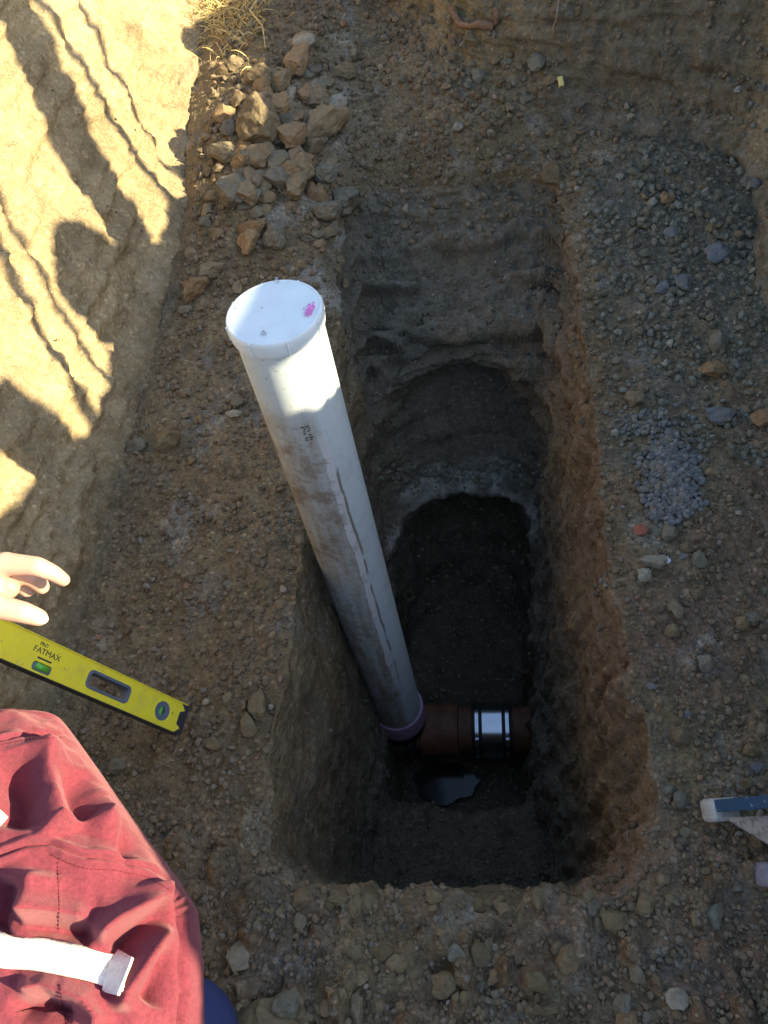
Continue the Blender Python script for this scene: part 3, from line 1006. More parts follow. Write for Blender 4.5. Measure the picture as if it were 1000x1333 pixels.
M['mould'] = simple('grey_moulded_mark', (0.36, 0.38, 0.41), 0.6)
lid_patch('moulded_mark', [stroke(301, 399, 306, 392, 1.3), stroke(306, 392, 311, 397, 1.3), stroke(302, 401, 310, 401, 1.0),
                           stroke(340, 435, 343, 430, 1.1), stroke(343, 430, 347, 435, 1.1), stroke(340, 435.5, 347, 436, 0.9),
                           stroke(357, 366, 362, 361, 1.2), stroke(358, 361, 363, 365, 1.0), stroke(360, 369, 364, 366, 0.9), stroke(340, 400, 342, 401, 1.4)], M['mould'])
# faint printed line on the barrel: little dark strokes following the curve
bm = bmesh.new()
for k in range(7):
    zz = 0.500 - k * 0.006
    a0 = R(-80) + rr.uniform(-0.02, 0.02)
    for q in range(2):
        a = a0 + q * 0.11
        if rr.random() < 0.25:
            continue
        Mx = Matrix.Translation(((PR + 0.0004) * math.cos(a), (PR + 0.0004) * math.sin(a), zz + 1.17)) @ Matrix.Rotation(a, 4, 'Z')
        bm_box(bm, Mx, 0.0008, rr.uniform(0.004, 0.008), 0.0028)
bm_obj('printed_text', bm, M['ink'], root)
V, F = revolve([(PR + 0.001, -1.10), (PR + 0.010, -1.10), (PR + 0.010, -1.02), (PR + 0.008, -1.012), (PR + 0.001, -1.012)], 72)
smooth_by_angle(link('pipe_socket', np_mesh('pipe_socket', V + [0, 0, 1.17], F), M['primer'], root))

# ------------------------------------------------------------------ buried sewer with its couplings
SZ = -1.235
SR = 0.083
sew = empty('sewer_pipe', (-0.17, PY, SZ), 'brown sewer pipe with black rubber couplings crossing the bottom of the pit', 'sewer pipe')


def along_x(name, prof, mat, parent, off):
    V, F = revolve(prof, 72)
    V = np.stack([V[:, 2], V[:, 0], V[:, 1]], -1)
    o = link(name, np_mesh(name, V + off, F), mat, parent)
    smooth_by_angle(o, 40)
    return o


def sx_at(px, py=962):
    return at_z(px, py, SZ + SR)[0]


x_l0, x_l1, x_r0, x_r1 = sx_at(483), sx_at(541), sx_at(614), sx_at(668)
O = np.array([0.17, 0, 0])
along_x('pipe_barrel', [(SR - 0.012, -0.75), (SR, -0.75), (SR, 0.45), (SR - 0.012, 0.45)], M['brown_pipe'], sew, O)
along_x('tee_collar', [(SR, x_l1 + 0.012), (SR + 0.012, x_l1 + 0.016), (SR + 0.012, x_r0 - 0.05), (SR, x_r0 - 0.045)], M['brown_pipe'], sew, O)
for (a, b) in ((x_l0, x_l1), (x_r0, x_r1)):
    w = b - a
    cp = along_x('coupling', [(SR, a), (SR + 0.013, a), (SR + 0.015, a + 0.01), (SR + 0.015, b - 0.01), (SR + 0.013, b), (SR, b)], M['rubber'], sew, O)
    along_x('steel_band', [(SR + 0.0155, a + 0.26 * w), (SR + 0.0172, a + 0.26 * w), (SR + 0.0172, b - 0.26 * w), (SR + 0.0155, b - 0.26 * w)], M['steel'], cp, O)
    for f in (0.13, 0.87):
        c0 = a + f * w
        along_x('clamp', [(SR + 0.0155, c0 - 0.006), (SR + 0.0175, c0 - 0.006), (SR + 0.0175, c0 + 0.006), (SR + 0.0155, c0 + 0.006)], M['steel'], cp, O)
        bm = bmesh.new()
        bm_box(bm, Matrix.Translation((c0 + 0.17, -(SR + 0.02) * 0.72, (SR + 0.02) * 0.72)) @ Matrix.Rotation(R(45), 4, 'X'), 0.016, 0.03, 0.014, 0.002)
        bm_obj('clamp_screw', bm, M['steel'], cp)
V, F = revolve([(0.0805, -1.165), (0.0850, -1.164), (0.0862, -1.16), (0.0862, -1.125), (0.0850, -1.119), (0.0805, -1.118)], 72)
o = link('branch_coupling', np_mesh('branch_coupling', V + [PX + 0.17, 0, -SZ], F), M['rubber'], sew)
smooth_by_angle(o)

# puddle
t = NT('dark_water')
M['water'] = t.done((0.018, 0.016, 0.012), 0.12, t.bump(t.noise(24, 3), 0.12, 0.004), 0.4)
bm = bmesh.new()
ring_v = []
pc = Vector(at_z(580, 1018, -1.352))
for k in range(48):
    a = 2 * math.pi * k / 48
    r_ = 1 + 0.07 * math.sin(3 * a + 1) + 0.08 * math.sin(7 * a)
    ring_v.append(bm.verts.new(pc + Vector((0.115 * r_ * math.cos(a), 0.075 * r_ * math.sin(a), 0))))
bm.faces.new(ring_v)
tag(bm_obj('puddle_water', bm, M['water']), kind='structure')

# ------------------------------------------------------------------ spirit level
def axis_frame(p0, p1, face_dir):
    x = (p1 - p0).normalized()
    z = (face_dir - x * face_dir.dot(x)).normalized()
    y = z.cross(x)
    return Matrix(((x.x, y.x, z.x, p0.x), (x.y, y.y, z.y, p0.y), (x.z, y.z, z.z, p0.z), (0, 0, 0, 1)))


tip = Vector(at_z(236, 938, 0.035))
lv1 = Vector(at_depth(0, 833, 1.40))
mid_ = (tip + lv1) / 2
xd = (lv1 - tip).normalized()
view = (Vector(EYE) - mid_).normalized()
face = Matrix.Rotation(R(13), 3, xd) @ (view - xd * view.dot(xd)).normalized()
LM = axis_frame(tip, lv1, face)
LL = 0.72
LT = 0.022


def tpx(px, py):
    """Distance along the level of the point seen at a photo pixel."""
    ts = np.linspace(0, LL, 400)
    P_ = np.array(tip)[None] + ts[:, None] * np.array(xd)[None]
    a, b, c = project(P_)
    return float(ts[np.argmin((a - px) ** 2 + (b - py) ** 2)])


yel = NT('yellow_enamel')
n1 = yel.noise(30, 6, 0.7)
n2 = yel.noise(90, 5, 0.75)
c = yel.mix(yel.ramp(n1, [(0.4, 0.0), (0.75, 0.25)]), (0.90, 0.80, 0.05), (0.74, 0.64, 0.06))
c = yel.mix(yel.ramp(n2, [(0.64, 0.0), (0.69, 0.7)]), c, (0.30, 0.26, 0.17))
c = yel.mix(yel.ramp(yel.noise(11, 5, 0.7), [(0.52, 0.0), (0.75, 0.5)]), c, (0.42, 0.35, 0.16))
M['yellow'] = yel.done(c, 0.42, None, 0.4)
M['dark_plastic'] = simple('dark_plastic', (0.04, 0.042, 0.05), 0.5)
M['grey_blue'] = simple('blue_grey_plastic', (0.12, 0.15, 0.21), 0.45)
M['vial'] = simple('green_vial', (0.12, 0.50, 0.06), 0.15, 0.6, var=0.1)
M['bare_alu'] = simple('bare_aluminium', (0.45, 0.45, 0.43), 0.4, 0.5, 0.8)

level = empty('spirit_level', tip, 'yellow spirit level with green vials propped up with its tip on the left bench', 'level')
level.matrix_world = LM
HW = 0.030
t_hole0, t_hole1 = tpx(166, 900), tpx(111, 877)
t_c = tpx(208, 923)
t_v0, t_v1 = tpx(66, 868), tpx(40, 858)


def rrect(x0, x1, y0, y1, r, n=6):
    pts = []
    for cx, cy, a0 in ((x1 - r, y1 - r, 0), (x0 + r, y1 - r, 90), (x0 + r, y0 + r, 180), (x1 - r, y0 + r, 270)):
        for k in range(n + 1):
            a = R(a0 + 90 * k / n)
            pts.append((cx + r * math.cos(a), cy + r * math.sin(a)))
    return pts


def circ(cx, cy, r, n=28):
    return [(cx + r * math.cos(2 * math.pi * k / n), cy + r * math.sin(2 * math.pi * k / n)) for k in range(n)]


def plate(name, loops, th, mat, parent, bev=0.0, z=0.0):
    cu = bpy.data.curves.new(name, 'CURVE')
    cu.dimensions = '2D'
    cu.fill_mode = 'BOTH'
    cu.extrude = th / 2 - bev
    cu.bevel_depth = bev
    cu.bevel_resolution = 1
    for lp in loops:
        s = cu.splines.new('POLY')
        s.points.add(len(lp) - 1)
        for p, q in zip(s.points, lp):
            p.co = (q[0], q[1], 0, 1)
        s.use_cyclic_u = True
    tmp = bpy.data.objects.new('tmp', cu)
    C.objects.link(tmp)
    me = bpy.data.meshes.new_from_object(tmp.evaluated_get(bpy.context.evaluated_depsgraph_get()))
    bpy.data.objects.remove(tmp)
    bpy.data.curves.remove(cu)
    me.name = name
    o = link(name, me, mat, parent)
    o.location.z = z
    return o


hole = rrect(t_hole0, t_hole1, -0.017, 0.017, 0.010)
outline = [(0.004, -HW), (LL, -HW), (LL, HW), (0.004, HW), (0.004, 0.018), (0.018, 0.012), (0.018, -0.012), (0.004, -0.018)]
slot_in = rrect(t_v0, t_v1, 0.009, 0.027, 0.007)
plate('level_body', [outline, hole, circ(t_c, 0, 0.0205), slot_in, circ(t_c - 0.026, -0.004, 0.004, 12)], LT, M['yellow'], level, 0.001)
plate('hand_grip', [hole, rrect(t_hole0 + 0.004, t_hole1 - 0.004, -0.013, 0.013, 0.008)], LT + 0.004, M['grey_blue'], level, 0.0008)
for s in (-1, 1):
    bm = bmesh.new()
    bm_box(bm, Matrix.Translation((LL / 2 + 0.003, s * (HW + 0.0012), 0)), LL - 0.006, 0.0022, LT + 0.006, 0.0006)
    bm_obj('edge_rail', bm, M['yellow'] if s < 0 else M['dark_plastic'], level)  # dark lower rail: shade of its underside put into the colour
plate('end_cap', [[(0, -HW), (0.0185, -HW + 0.001), (0.006, -0.018), (0.0195, -0.012), (0.0195, 0.012), (0.006, 0.018), (0.0185, HW - 0.001), (0, HW)]], LT + 0.003, M['dark_plastic'], level, 0.0008)
vr = plate('vial_ring', [circ(t_c, 0, 0.0202), circ(t_c, 0, 0.0095)], LT - 0.002, M['grey_blue'], level, 0.0008)
bm = bmesh.new()
bmesh.ops.create_cone(bm, cap_ends=True, segments=20, radius1=0.0055, radius2=0.0055, depth=0.030)
bmesh.ops.rotate(bm, verts=bm.verts, matrix=Matrix.Rotation(R(90), 3, 'X'))
bmesh.ops.translate(bm, verts=bm.verts, vec=(t_c, 0, 0.002))
bm_obj('vial', bm, M['vial'], vr, True)
bm = bmesh.new()
bm_box(bm, Matrix.Translation(((t_v0 + t_v1) / 2, 0.018, 0)), t_v1 - t_v0 - 0.001, 0.0175, LT - 0.004, 0.004)
vh = bm_obj('vial_housing', bm, M['grey_blue'], level)
bm = bmesh.new()
bmesh.ops.create_cone(bm, cap_ends=True, segments=20, radius1=0.006, radius2=0.006, depth=(t_v1 - t_v0) * 0.62)
bmesh.ops.rotate(bm, verts=bm.verts, matrix=Matrix.Rotation(R(90), 3, 'Y'))
bmesh.ops.translate(bm, verts=bm.verts, vec=((t_v0 + t_v1) / 2, 0.017, LT / 2 - 0.003))
bm_obj('vial', bm, M['vial'], vh, True)


def text_mesh(s, size, mat, parent, loc, rz, th=0.0004, mirror=False):
    cu = bpy.data.curves.new('lettering', 'FONT')
    cu.body = s
    cu.size = size
    cu.extrude = th
    cu.align_x = 'CENTER'
    cu.align_y = 'CENTER'
    tmp = bpy.data.objects.new('tmp', cu)
    C.objects.link(tmp)
    me = bpy.data.meshes.new_from_object(tmp.evaluated_get(bpy.context.evaluated_depsgraph_get()))
    bpy.data.objects.remove(tmp)
    o = link('lettering', me, mat, parent)
    o.location = loc
    o.rotation_euler = (0, 0, rz)
    return o


t_t = tpx(52, 862)
text_mesh('FATMAX', 0.015, M['dark_plastic'], level, (t_t, -0.009, LT / 2 + 0.0003), math.pi)
text_mesh('PRO', 0.009, M['dark_plastic'], level, (t_t + 0.012, -0.021, LT / 2 + 0.0003), math.pi)
bm = bmesh.new()
bm_box(bm, Matrix.Translation((t_t, 0.003, LT / 2 + 0.0003)), 0.03, 0.003, 0.0006)
bm_obj('printed_bar', bm, M['dark_plastic'], level)

# ------------------------------------------------------------------ folded step-ladder leaning at the right edge
M['blue_rail'] = None
bl = NT('blue_fibreglass')
c = bl.mix(bl.ramp(bl.noise(70, 4, 0.7), [(0.6, 0.0), (0.66, 0.8)]), (0.028, 0.085, 0.17), (0.42, 0.42, 0.39))
M['blue_rail'] = bl.done(bl.mix(bl.ramp(bl.noise(14, 4), [(0.4, 0.0), (0.8, 0.5)]), c, (0.07, 0.095, 0.125)), 0.55, None, 0.35)
al = NT('spattered_aluminium')
c = al.mix(al.ramp(al.noise(110, 4, 0.75), [(0.5, 0.0), (0.6, 0.7)]), (0.42, 0.41, 0.37), (0.17, 0.16, 0.15))
M['tread'] = al.done(c, 0.5, al.bump(al.noise(150, 3), 0.3, 0.001), 0.4, 0.3)
M['foot'] = simple('worn_white_rubber', (0.46, 0.44, 0.38), 0.7, 0.3, var=0.3, sc=80)
M['grey_foot'] = simple('grey_rubber', (0.25, 0.24, 0.27), 0.7, 0.3, var=0.25, sc=80)

f1 = Vector(at_z(919, 1060, 0.028))
g1 = Vector(at_z(1000, 1054, 0.15))
rd = (g1 - f1).normalized()
f2 = Vector(at_z(988, 1143, 0.028))
ladder = empty('step_ladder', f1, 'paint-spattered blue ladder leaning at the right edge with a pale foot', 'ladder')


def frame_at(p, x, hint):
    z = (hint - x * hint.dot(x)).normalized()
    y = z.cross(x)
    return Matrix(((x.x, y.x, z.x, p.x), (x.y, y.y, z.y, p.y), (x.z, y.z, z.z, p.z), (0, 0, 0, 1)))


def rail(p, mat_rail, mat_foot, length):
    v = (Vector(EYE) - p).normalized()
    Mr = Matrix.Translation(-f1) @ frame_at(p, rd, v)
    bm = bmesh.new()
    bm_box(bm, Mr @ Matrix.Translation((0.02 + length / 2, 0.012, 0.0)), length, 0.020, 0.004, 0.001)       # flange seen from above
    bm_box(bm, Mr @ Matrix.Translation((0.02 + length / 2, 0.0215, -0.026)), length, 0.003, 0.052, 0.001)    # web
    bm_box(bm, Mr @ Matrix.Translation((0.02 + length / 2, 0.012, -0.052)), length, 0.020, 0.004, 0.001)
    r_ = bm_obj('rail', bm, mat_rail, ladder)
    bm = bmesh.new()
    bm_box(bm, Mr @ Matrix.Translation((0.012, 0.006, -0.024)), 0.036, 0.040, 0.064, 0.008)
    bm_obj('foot', bm, mat_foot, ladder, True)
    return Mr


M1 = rail(f1, M['blue_rail'], M['foot'], 1.15)
rail(f2, M['blue_rail'], M['grey_foot'], 1.1)
# bottom tread brace: a spattered plate with a ribbed face, from the rail out to the right
quad = [(943, 1064), (1012, 1062), (1085, 1082), (1085, 1150)]
bm = bmesh.new()
top = [bm.verts.new(Vector(at_z(x, y, z)) - f1) for (x, y), z in zip(quad, (0.075, 0.15, 0.19, 0.12))]
nn = (top[1].co - top[0].co).cross(top[3].co - top[0].co).normalized()
bot = [bm.verts.new(v.co - Vector((0, 0, 0.004))) for v in top]
bm.faces.new(top)
bm.faces.new(bot[::-1])
for i in range(4):
    j = (i + 1) % 4
    bm.faces.new((top[j], top[i], bot[i], bot[j]))
bmesh.ops.recalc_face_normals(bm, faces=bm.faces)
bm_obj('tread', bm, M['tread'], ladder)

# ------------------------------------------------------------------ small odd things
def tube(name, pts, radii, mat, parent=None, n=8):
    pts = [Vector(p) for p in pts]
    if isinstance(radii, (int, float)):
        radii = [radii] * len(pts)
    V, F = [], []
    upv = Vector((0.31, 0.2, 0.93)).normalized()
    for i, p in enumerate(pts):
        tv = (pts[min(i + 1, len(pts) - 1)] - pts[max(i - 1, 0)]).normalized()
        a = tv.cross(upv).normalized()
        b = tv.cross(a)
        for k in range(n):
            an = 2 * math.pi * k / n
            V.append((p + (a * math.cos(an) + b * math.sin(an)) * radii[i])[:])
    for i in range(len(pts) - 1):
        for k in range(n):
            F.append((i * n + k, i * n + (k + 1) % n, (i + 1) * n + (k + 1) % n, (i + 1) * n + k))
    c0, c1 = len(V), len(V) + 1
    V += [pts[0][:], pts[-1][:]]
    for k in range(n):
        F.append((c0, (k + 1) % n, k, k))
        F.append((c1, (len(pts) - 1) * n + k, (len(pts) - 1) * n + (k + 1) % n, (len(pts) - 1) * n + (k + 1) % n))
    me = bpy.data.meshes.new(name)
    me.from_pydata(V, [], [tuple(dict.fromkeys(f)) for f in F])
    me.polygons.foreach_set('use_smooth', np.ones(len(me.polygons), bool))
    return link(name, me, mat, parent)


def on_ground(px, py, lift=0.0):
    h_ = hit(px, py)
    return h_[0] + h_[1] * lift


M['straw'] = simple('dry_straw', (0.60, 0.46, 0.20), 0.8, 0.2, var=0.3, sc=60)
M['bark'] = simple('bark', (0.26, 0.15, 0.085), 0.85, 0.2, var=0.4, sc=90, bump=0.5)
M['root'] = simple('pale_root', (0.34, 0.27, 0.19), 0.85, 0.2, var=0.3, sc=60)
M['white_plastic'] = simple('white_plastic', (0.72, 0.76, 0.82), 0.4)
M['yellow_scrap'] = simple('yellow_scrap', (0.85, 0.68, 0.22), 0.5)

bm = bmesh.new()
rg = random.Random(3)
for k in range(760):
    px, py = rg.gauss(300, 22), rg.gauss(10, 28)
    h_ = hit(px, py)
    if h_ is None:
        continue
    p = h_[0]
    L = rg.uniform(0.04, 0.14)
    dv = (Vector(h_[1]) * rg.uniform(0.4, 1.2) + Vector((rg.uniform(-0.6, 0.9), rg.uniform(-0.7, 0.5), rg.uniform(-0.7, 0.3)))).normalized()
    sd = dv.cross(Vector((rg.uniform(-1, 1), rg.uniform(-1, 1), rg.uniform(-1, 1)))).normalized() * rg.uniform(0.0016, 0.0038)
    prev = None
    for i in range(5):
        f = i / 4
        q = p + dv * L * f + Vector((0, 0, -0.6 * L * f * f))
        w = sd * (1 - 0.85 * f)
        cur = (bm.verts.new(q - w), bm.verts.new(q + w))
        if prev:
            bm.faces.new((prev[0], prev[1], cur[1], cur[0]))
        prev = cur
tag(bm_obj('grass_tuft', bm, M['straw']), 'dry straw-coloured grass tuft hanging over the far end of the left wall', 'grass', kind='stuff')

lp = [(592, 8), (594, 22), (602, 33), (614, 37), (628, 40), (641, 37), (648, 26), (646, 14)]
tag(tube('bark_strip', [on_ground(x, y, 0.02 + 0.012 * math.sin(i * 2)) for i, (x, y) in enumerate(lp)], [0.006, 0.011, 0.013, 0.009, 0.014, 0.015, 0.012, 0.007], M['bark'], n=7),
    'curled reddish strip of bark or root at the top of the far wall', 'bark')
tag(tube('root', [on_ground(731, -20, 0.012), on_ground(730, 0, 0.02), on_ground(728, 18, 0.03), on_ground(725, 34, 0.02), on_ground(724, 48, 0.008)], [0.003, 0.0035, 0.003, 0.0028, 0.002], M['root']),
    'thin pale root hanging straight down the far wall', 'root')
tag(tube('root', [on_ground(322, -10, 0.02), on_ground(336, 12, 0.035), on_ground(330, 26, 0.04), on_ground(345, 40, 0.02), on_ground(346, 66, 0.01)], [0.004, 0.004, 0.0035, 0.003, 0.0015], M['straw']),
    'crooked dry root dangling below the straw grass tuft', 'root')
bm = bmesh.new()
h_ = hit(730, 108)
bm_box(bm, Matrix.Translation(h_[0] + h_[1] * 0.008) @ Matrix.Rotation(0.2, 4, 'Z') @ Matrix.Rotation(R(35), 4, 'X'), 0.018, 0.034, 0.012, 0.003)
tag(bm_obj('plastic_scrap', bm, M['yellow_scrap']), 'tiny bright yellow scrap on the dark far slope', 'scrap')
bm = bmesh.new()
h_ = hit(868, 731)
bmesh.ops.create_icosphere(bm, subdivisions=2, radius=0.0075)
for v in bm.verts:
    v.co = Vector((v.co.x * 1.2, v.co.y * 1.2, v.co.z * 0.5)) + h_[0] + h_[1] * 0.006 + Vector((1, 1, 1)) * 0.001 * math.sin(v.co.x * 900)
tag(bm_obj('plastic_scrap', bm, M['white_plastic']), 'tiny shiny white scrap beside the flat tan stone', 'scrap')

# ------------------------------------------------------------------ the kneeling worker
def remesh_capsules(name, caps, voxel, smooth_it, mat, parent, extra=None):
    """One continuous skin round a set of tapered capsules (p0, r0, p1, r1)."""
    bm = bmesh.new()
    for p0, r0, p1, r1 in caps:
        p0, p1 = Vector(p0), Vector(p1)
        L = (p1 - p0).length
        steps = max(2, int(L / max(min(r0, r1) * 0.35, 0.002)))
        steps = min(steps, 14)
        # swept capsule: rings along the axis closed by hemispheres
        ax = (p1 - p0).normalized() if L > 1e-6 else Vector((0, 0, 1))
        s1 = ax.orthogonal().normalized()
        s2 = ax.cross(s1)
        prof = [(-math.cos(a) * r0, math.sin(a) * r0) for a in (0.35, 0.8, 1.2)] + [(L * k / steps, r0 + (r1 - r0) * k / steps) for k in range(steps + 1)] \
            + [(L + math.cos(a) * r1, math.sin(a) * r1) for a in (1.2, 0.8, 0.35)]
        rings_ = []
        for d_, r_ in prof:
            rings_.append([bm.verts.new(p0 + ax * d_ + (s1 * math.cos(2 * math.pi * k / 16) + s2 * math.sin(2 * math.pi * k / 16)) * r_) for k in range(16)])
        for a_, b_ in zip(rings_[:-1], rings_[1:]):
            for k in range(16):
                bm.faces.new((a_[k], a_[(k + 1) % 16], b_[(k + 1) % 16], b_[k]))
        bm.faces.new(rings_[0][::-1])
        bm.faces.new(rings_[-1])
    if extra:
        extra(bm)
    bmesh.ops.recalc_face_normals(bm, faces=bm.faces)
    me = bpy.data.meshes.new(name)
    bm.to_mesh(me)
    bm.free()
    tmp = bpy.data.objects.new('tmp', me)
    C.objects.link(tmp)
    m1 = tmp.modifiers.new('r', 'REMESH')
    m1.mode = 'VOXEL'
    m1.voxel_size = voxel
    m2 = tmp.modifiers.new('s', 'SMOOTH')
    m2.iterations = smooth_it
    m2.factor = 0.5
    out = bpy.data.meshes.new_from_object(tmp.evaluated_get(bpy.context.evaluated_depsgraph_get()))
    bpy.data.objects.remove(tmp)
    out.name = name
    out.polygons.foreach_set('use_smooth', np.ones(len(out.polygons), bool))
    return link(name, out, mat, parent)


def D(px, py, dep):
    return at_depth(px, py, dep)


def add_blob(bm, c, r, M_=None):
    res = bmesh.ops.create_icosphere(bm, subdivisions=3, radius=1.0)
    for v in res['verts']:
        v.co = Vector(c) + Vector((v.co.x * r[0], v.co.y * r[1], v.co.z * r[2]))


sk = NT('skin')
c = sk.mix(sk.noise(35, 4), (0.50, 0.29, 0.20), (0.60, 0.38, 0.28))
sk.b.inputs['Subsurface Weight'].default_value = 0.08
sk.b.inputs['Subsurface Radius'].default_value = (0.01, 0.004, 0.002)
M['skin'] = sk.done(c, 0.5, sk.bump(sk.noise(220, 3), 0.15, 0.001), 0.35)
fl = NT('maroon_fleece')
c = fl.mix(fl.noise(9, 4), (0.148, 0.028, 0.043), (0.19, 0.040, 0.057))
c = fl.mix(1.0, c, fl.ramp(fl.noise(230, 4, 0.8), [(0.3, 0.72), (0.7, 1.28)]), 'MULTIPLY')
fl.b.inputs['Sheen Weight'].default_value = 0.30
fl.b.inputs['Sheen Roughness'].default_value = 0.5
fl.b.inputs['Sheen Tint'].default_value = (0.9, 0.5, 0.5, 1)
c = fl.mix(fl.ramp(fl.noise(420, 2), [(0.74, 0.0), (0.8, 0.5)]), c, (0.5, 0.3, 0.3))
M['fleece'] = fl.done(c, 0.95, fl.bump(fl.noise(330, 4, 0.8), 0.7, 0.0016), 0.1)
dn = NT('blue_denim')
M['denim'] = dn.done(dn.mix(dn.noise(300, 2), (0.035, 0.045, 0.13), (0.06, 0.075, 0.19)), 0.9, dn.bump(dn.noise(500, 2), 0.3, 0.0008), 0.15)
M['tape'] = simple('white_tape', (0.74, 0.73, 0.65), 0.6, 0.3, var=0.18, sc=70, bump=0.6)
M['leather'] = simple('tan_boot_leather', (0.24, 0.17, 0.09), 0.7, 0.3, var=0.3)
M['hair'] = simple('dark_hair', (0.03, 0.02, 0.013), 0.6, 0.3)
M['nail'] = simple('nail', (0.66, 0.45, 0.38), 0.3, 0.5)

worker = empty('person', (-0.6, 0.15, 0.0), 'kneeling person in a maroon hooded top and blue jeans pointing with one hand', 'person')
W0 = Vector(worker.location)
rel = lambda p: Vector(p) - W0

# body: head, neck, arms and the open hand, one skin
s_ = 0.80 / FPX
wrist = rel(D(-62, 762, 0.83))
elbow = rel(D(-330, 800, 0.86))
sh_l = rel((-0.86, 0.38, 0.72))
sh_r = rel((-0.68, 0.24, 0.58))
neck = rel((-0.80, 0.33, 0.78))
head = rel((-0.86, 0.40, 0.92))
hp = lambda px, py, dep: rel(D(px, py, dep))
caps = []
I0, I1, I2, I3 = hp(8, 734, 0.800), hp(48, 737, 0.795), hp(69, 746, 0.803), hp(83, 755, 0.812)
caps += [(I0, 0.0118, I1, 0.0098), (I1, 0.0100, I2, 0.0086), (I2, 0.0086, I3, 0.0070)]
J0, J1, J2, J3 = hp(6, 743, 0.820), hp(40, 750, 0.828), hp(50, 758, 0.838), hp(55, 764, 0.842)
caps += [(J0, 0.0115, J1, 0.0102), (J1, 0.0104, J2, 0.0094), (J2, 0.0094, J3, 0.0080)]
K0, K1, K2 = hp(-4, 750, 0.838), hp(24, 757, 0.850), hp(35, 768, 0.856)
caps += [(K0, 0.0110, K1, 0.0100), (K1, 0.0100, K2, 0.0084)]
L0, L1, L2 = hp(-12, 756, 0.855), hp(6, 764, 0.868), hp(13, 774, 0.870)
caps += [(L0, 0.009, L1, 0.0076), (L1, 0.0076, L2, 0.0064)]
T0, T1, T2, T3 = hp(-52, 776, 0.812), hp(-6, 789, 0.785), hp(30, 797, 0.785), hp(51, 804, 0.790)
caps += [(T0, 0.0150, T1, 0.0130), (T1, 0.0122, T2, 0.0108), (T2, 0.0108, T3, 0.0088)]
for q, r_ in ((I0, 0.0125), (J0, 0.0120), (K0, 0.0115), (L0, 0.0105)):
    caps.append((wrist, 0.0225, q, r_))
caps += [(hp(-24, 768, 0.815), 0.019, hp(8, 764, 0.826), 0.014), (hp(-40, 776, 0.81), 0.017, hp(4, 776, 0.812), 0.0095)]
caps += [(hp(-30, 765, 0.805), 0.016, hp(-8, 758, 0.803), 0.012), (hp(-25, 776, 0.80), 0.013, hp(-2, 770, 0.80), 0.009)]
caps += [(wrist, 0.0235, elbow, 0.042), (elbow, 0.043, sh_l, 0.055), (sh_l, 0.055, neck, 0.06), (neck, 0.058, head + Vector((0.02, -0.01, -0.05)), 0.058), (sh_r, 0.055, neck, 0.058)]
hand_r = rel((-0.93, 0.56, 0.58))
elb_r = rel((-0.80, 0.36, 0.40))
caps += [(sh_r, 0.05, elb_r, 0.04), (elb_r, 0.04, hand_r, 0.026)]
for k in range(4):
    b0 = hand_r + Vector((-0.04, 0.02 + 0.0, -0.03 + 0.019 * k))
    b1 = b0 + Vector((-0.035, 0.018, 0.0))
    b2 = b1 + Vector((-0.004, 0.034, 0.0))
    caps += [(hand_r, 0.02, b0, 0.0125), (b0, 0.0105, b1, 0.009), (b1, 0.009, b2, 0.0075)]
caps += [(hand_r, 0.016, hand_r + Vector((-0.03, 0.05, 0.02)), 0.011), (hand_r + Vector((-0.03, 0.05, 0.02)), 0.011, hand_r + Vector((-0.065, 0.055, 0.02)), 0.0085)]
fdir = Vector((-0.55, 0.80, -0.25)).normalized()
side = fdir.cross(Vector((0, 0, 1))).normalized()
upv = side.cross(fdir)


def head_extra(bm):
    add_blob(bm, head + upv * 0.02, (0.080, 0.090, 0.098))
    add_blob(bm, head + fdir * 0.035 - upv * 0.055, (0.055, 0.058, 0.055))
    add_blob(bm, head + fdir * 0.102 - upv * 0.010, (0.012, 0.014, 0.020))
    add_blob(bm, head + fdir * 0.088 - upv * 0.048, (0.022, 0.016, 0.009))
    for s in (-1, 1):
        add_blob(bm, head + side * 0.086 * s - upv * 0.005, (0.012, 0.016, 0.026))
        add_blob(bm, head + side * 0.034 * s + fdir * 0.082 + upv * 0.028, (0.018, 0.014, 0.008))


remesh_capsules('body', caps, 0.0023, 7, M['skin'], worker, head_extra)
for s in (-1, 1):
    bm = bmesh.new()
    bmesh.ops.create_uvsphere(bm, u_segments=16, v_segments=10, radius=0.0125)
    bmesh.ops.translate(bm, verts=bm.verts, vec=head + side * 0.033 * s + fdir * 0.083 + upv * 0.008)
    bm_obj('eye', bm, M['white_plastic'], worker, True)
bm = bmesh.new()
bmesh.ops.create_icosphere(bm, subdivisions=4, radius=1.0)
dl = [v for v in bm.verts if v.co.dot(fdir) > 0.35 and v.co.dot(upv) < 0.6 or v.co.dot(upv) < -0.35]
bmesh.ops.delete(bm, geom=dl, context='VERTS')
for v in bm.verts:
    k = 1 + 0.03 * math.sin(v.co.x * 40) * math.sin(v.co.y * 37 + v.co.z * 29)
    v.co = head + upv * 0.02 + Vector((v.co.x * 0.088, v.co.y * 0.099, v.co.z * 0.107)) * k
bm_obj('hair', bm, M['hair'], worker, True)


def nail(p, d_, nrm_, L, w):
    x = d_.normalized()
    z = (nrm_ - x * nrm_.dot(x)).normalized()
    y = z.cross(x)
    bm = bmesh.new()
    bmesh.ops.create_icosphere(bm, subdivisions=3, radius=1.0)
    for v in bm.verts:
        v.co = p + x * v.co.x * L + y * v.co.y * w + z * (v.co.z * 0.0014 - 0.0022 * (v.co.y ** 2))
    bm_obj('nail', bm, M['nail'], worker, True)


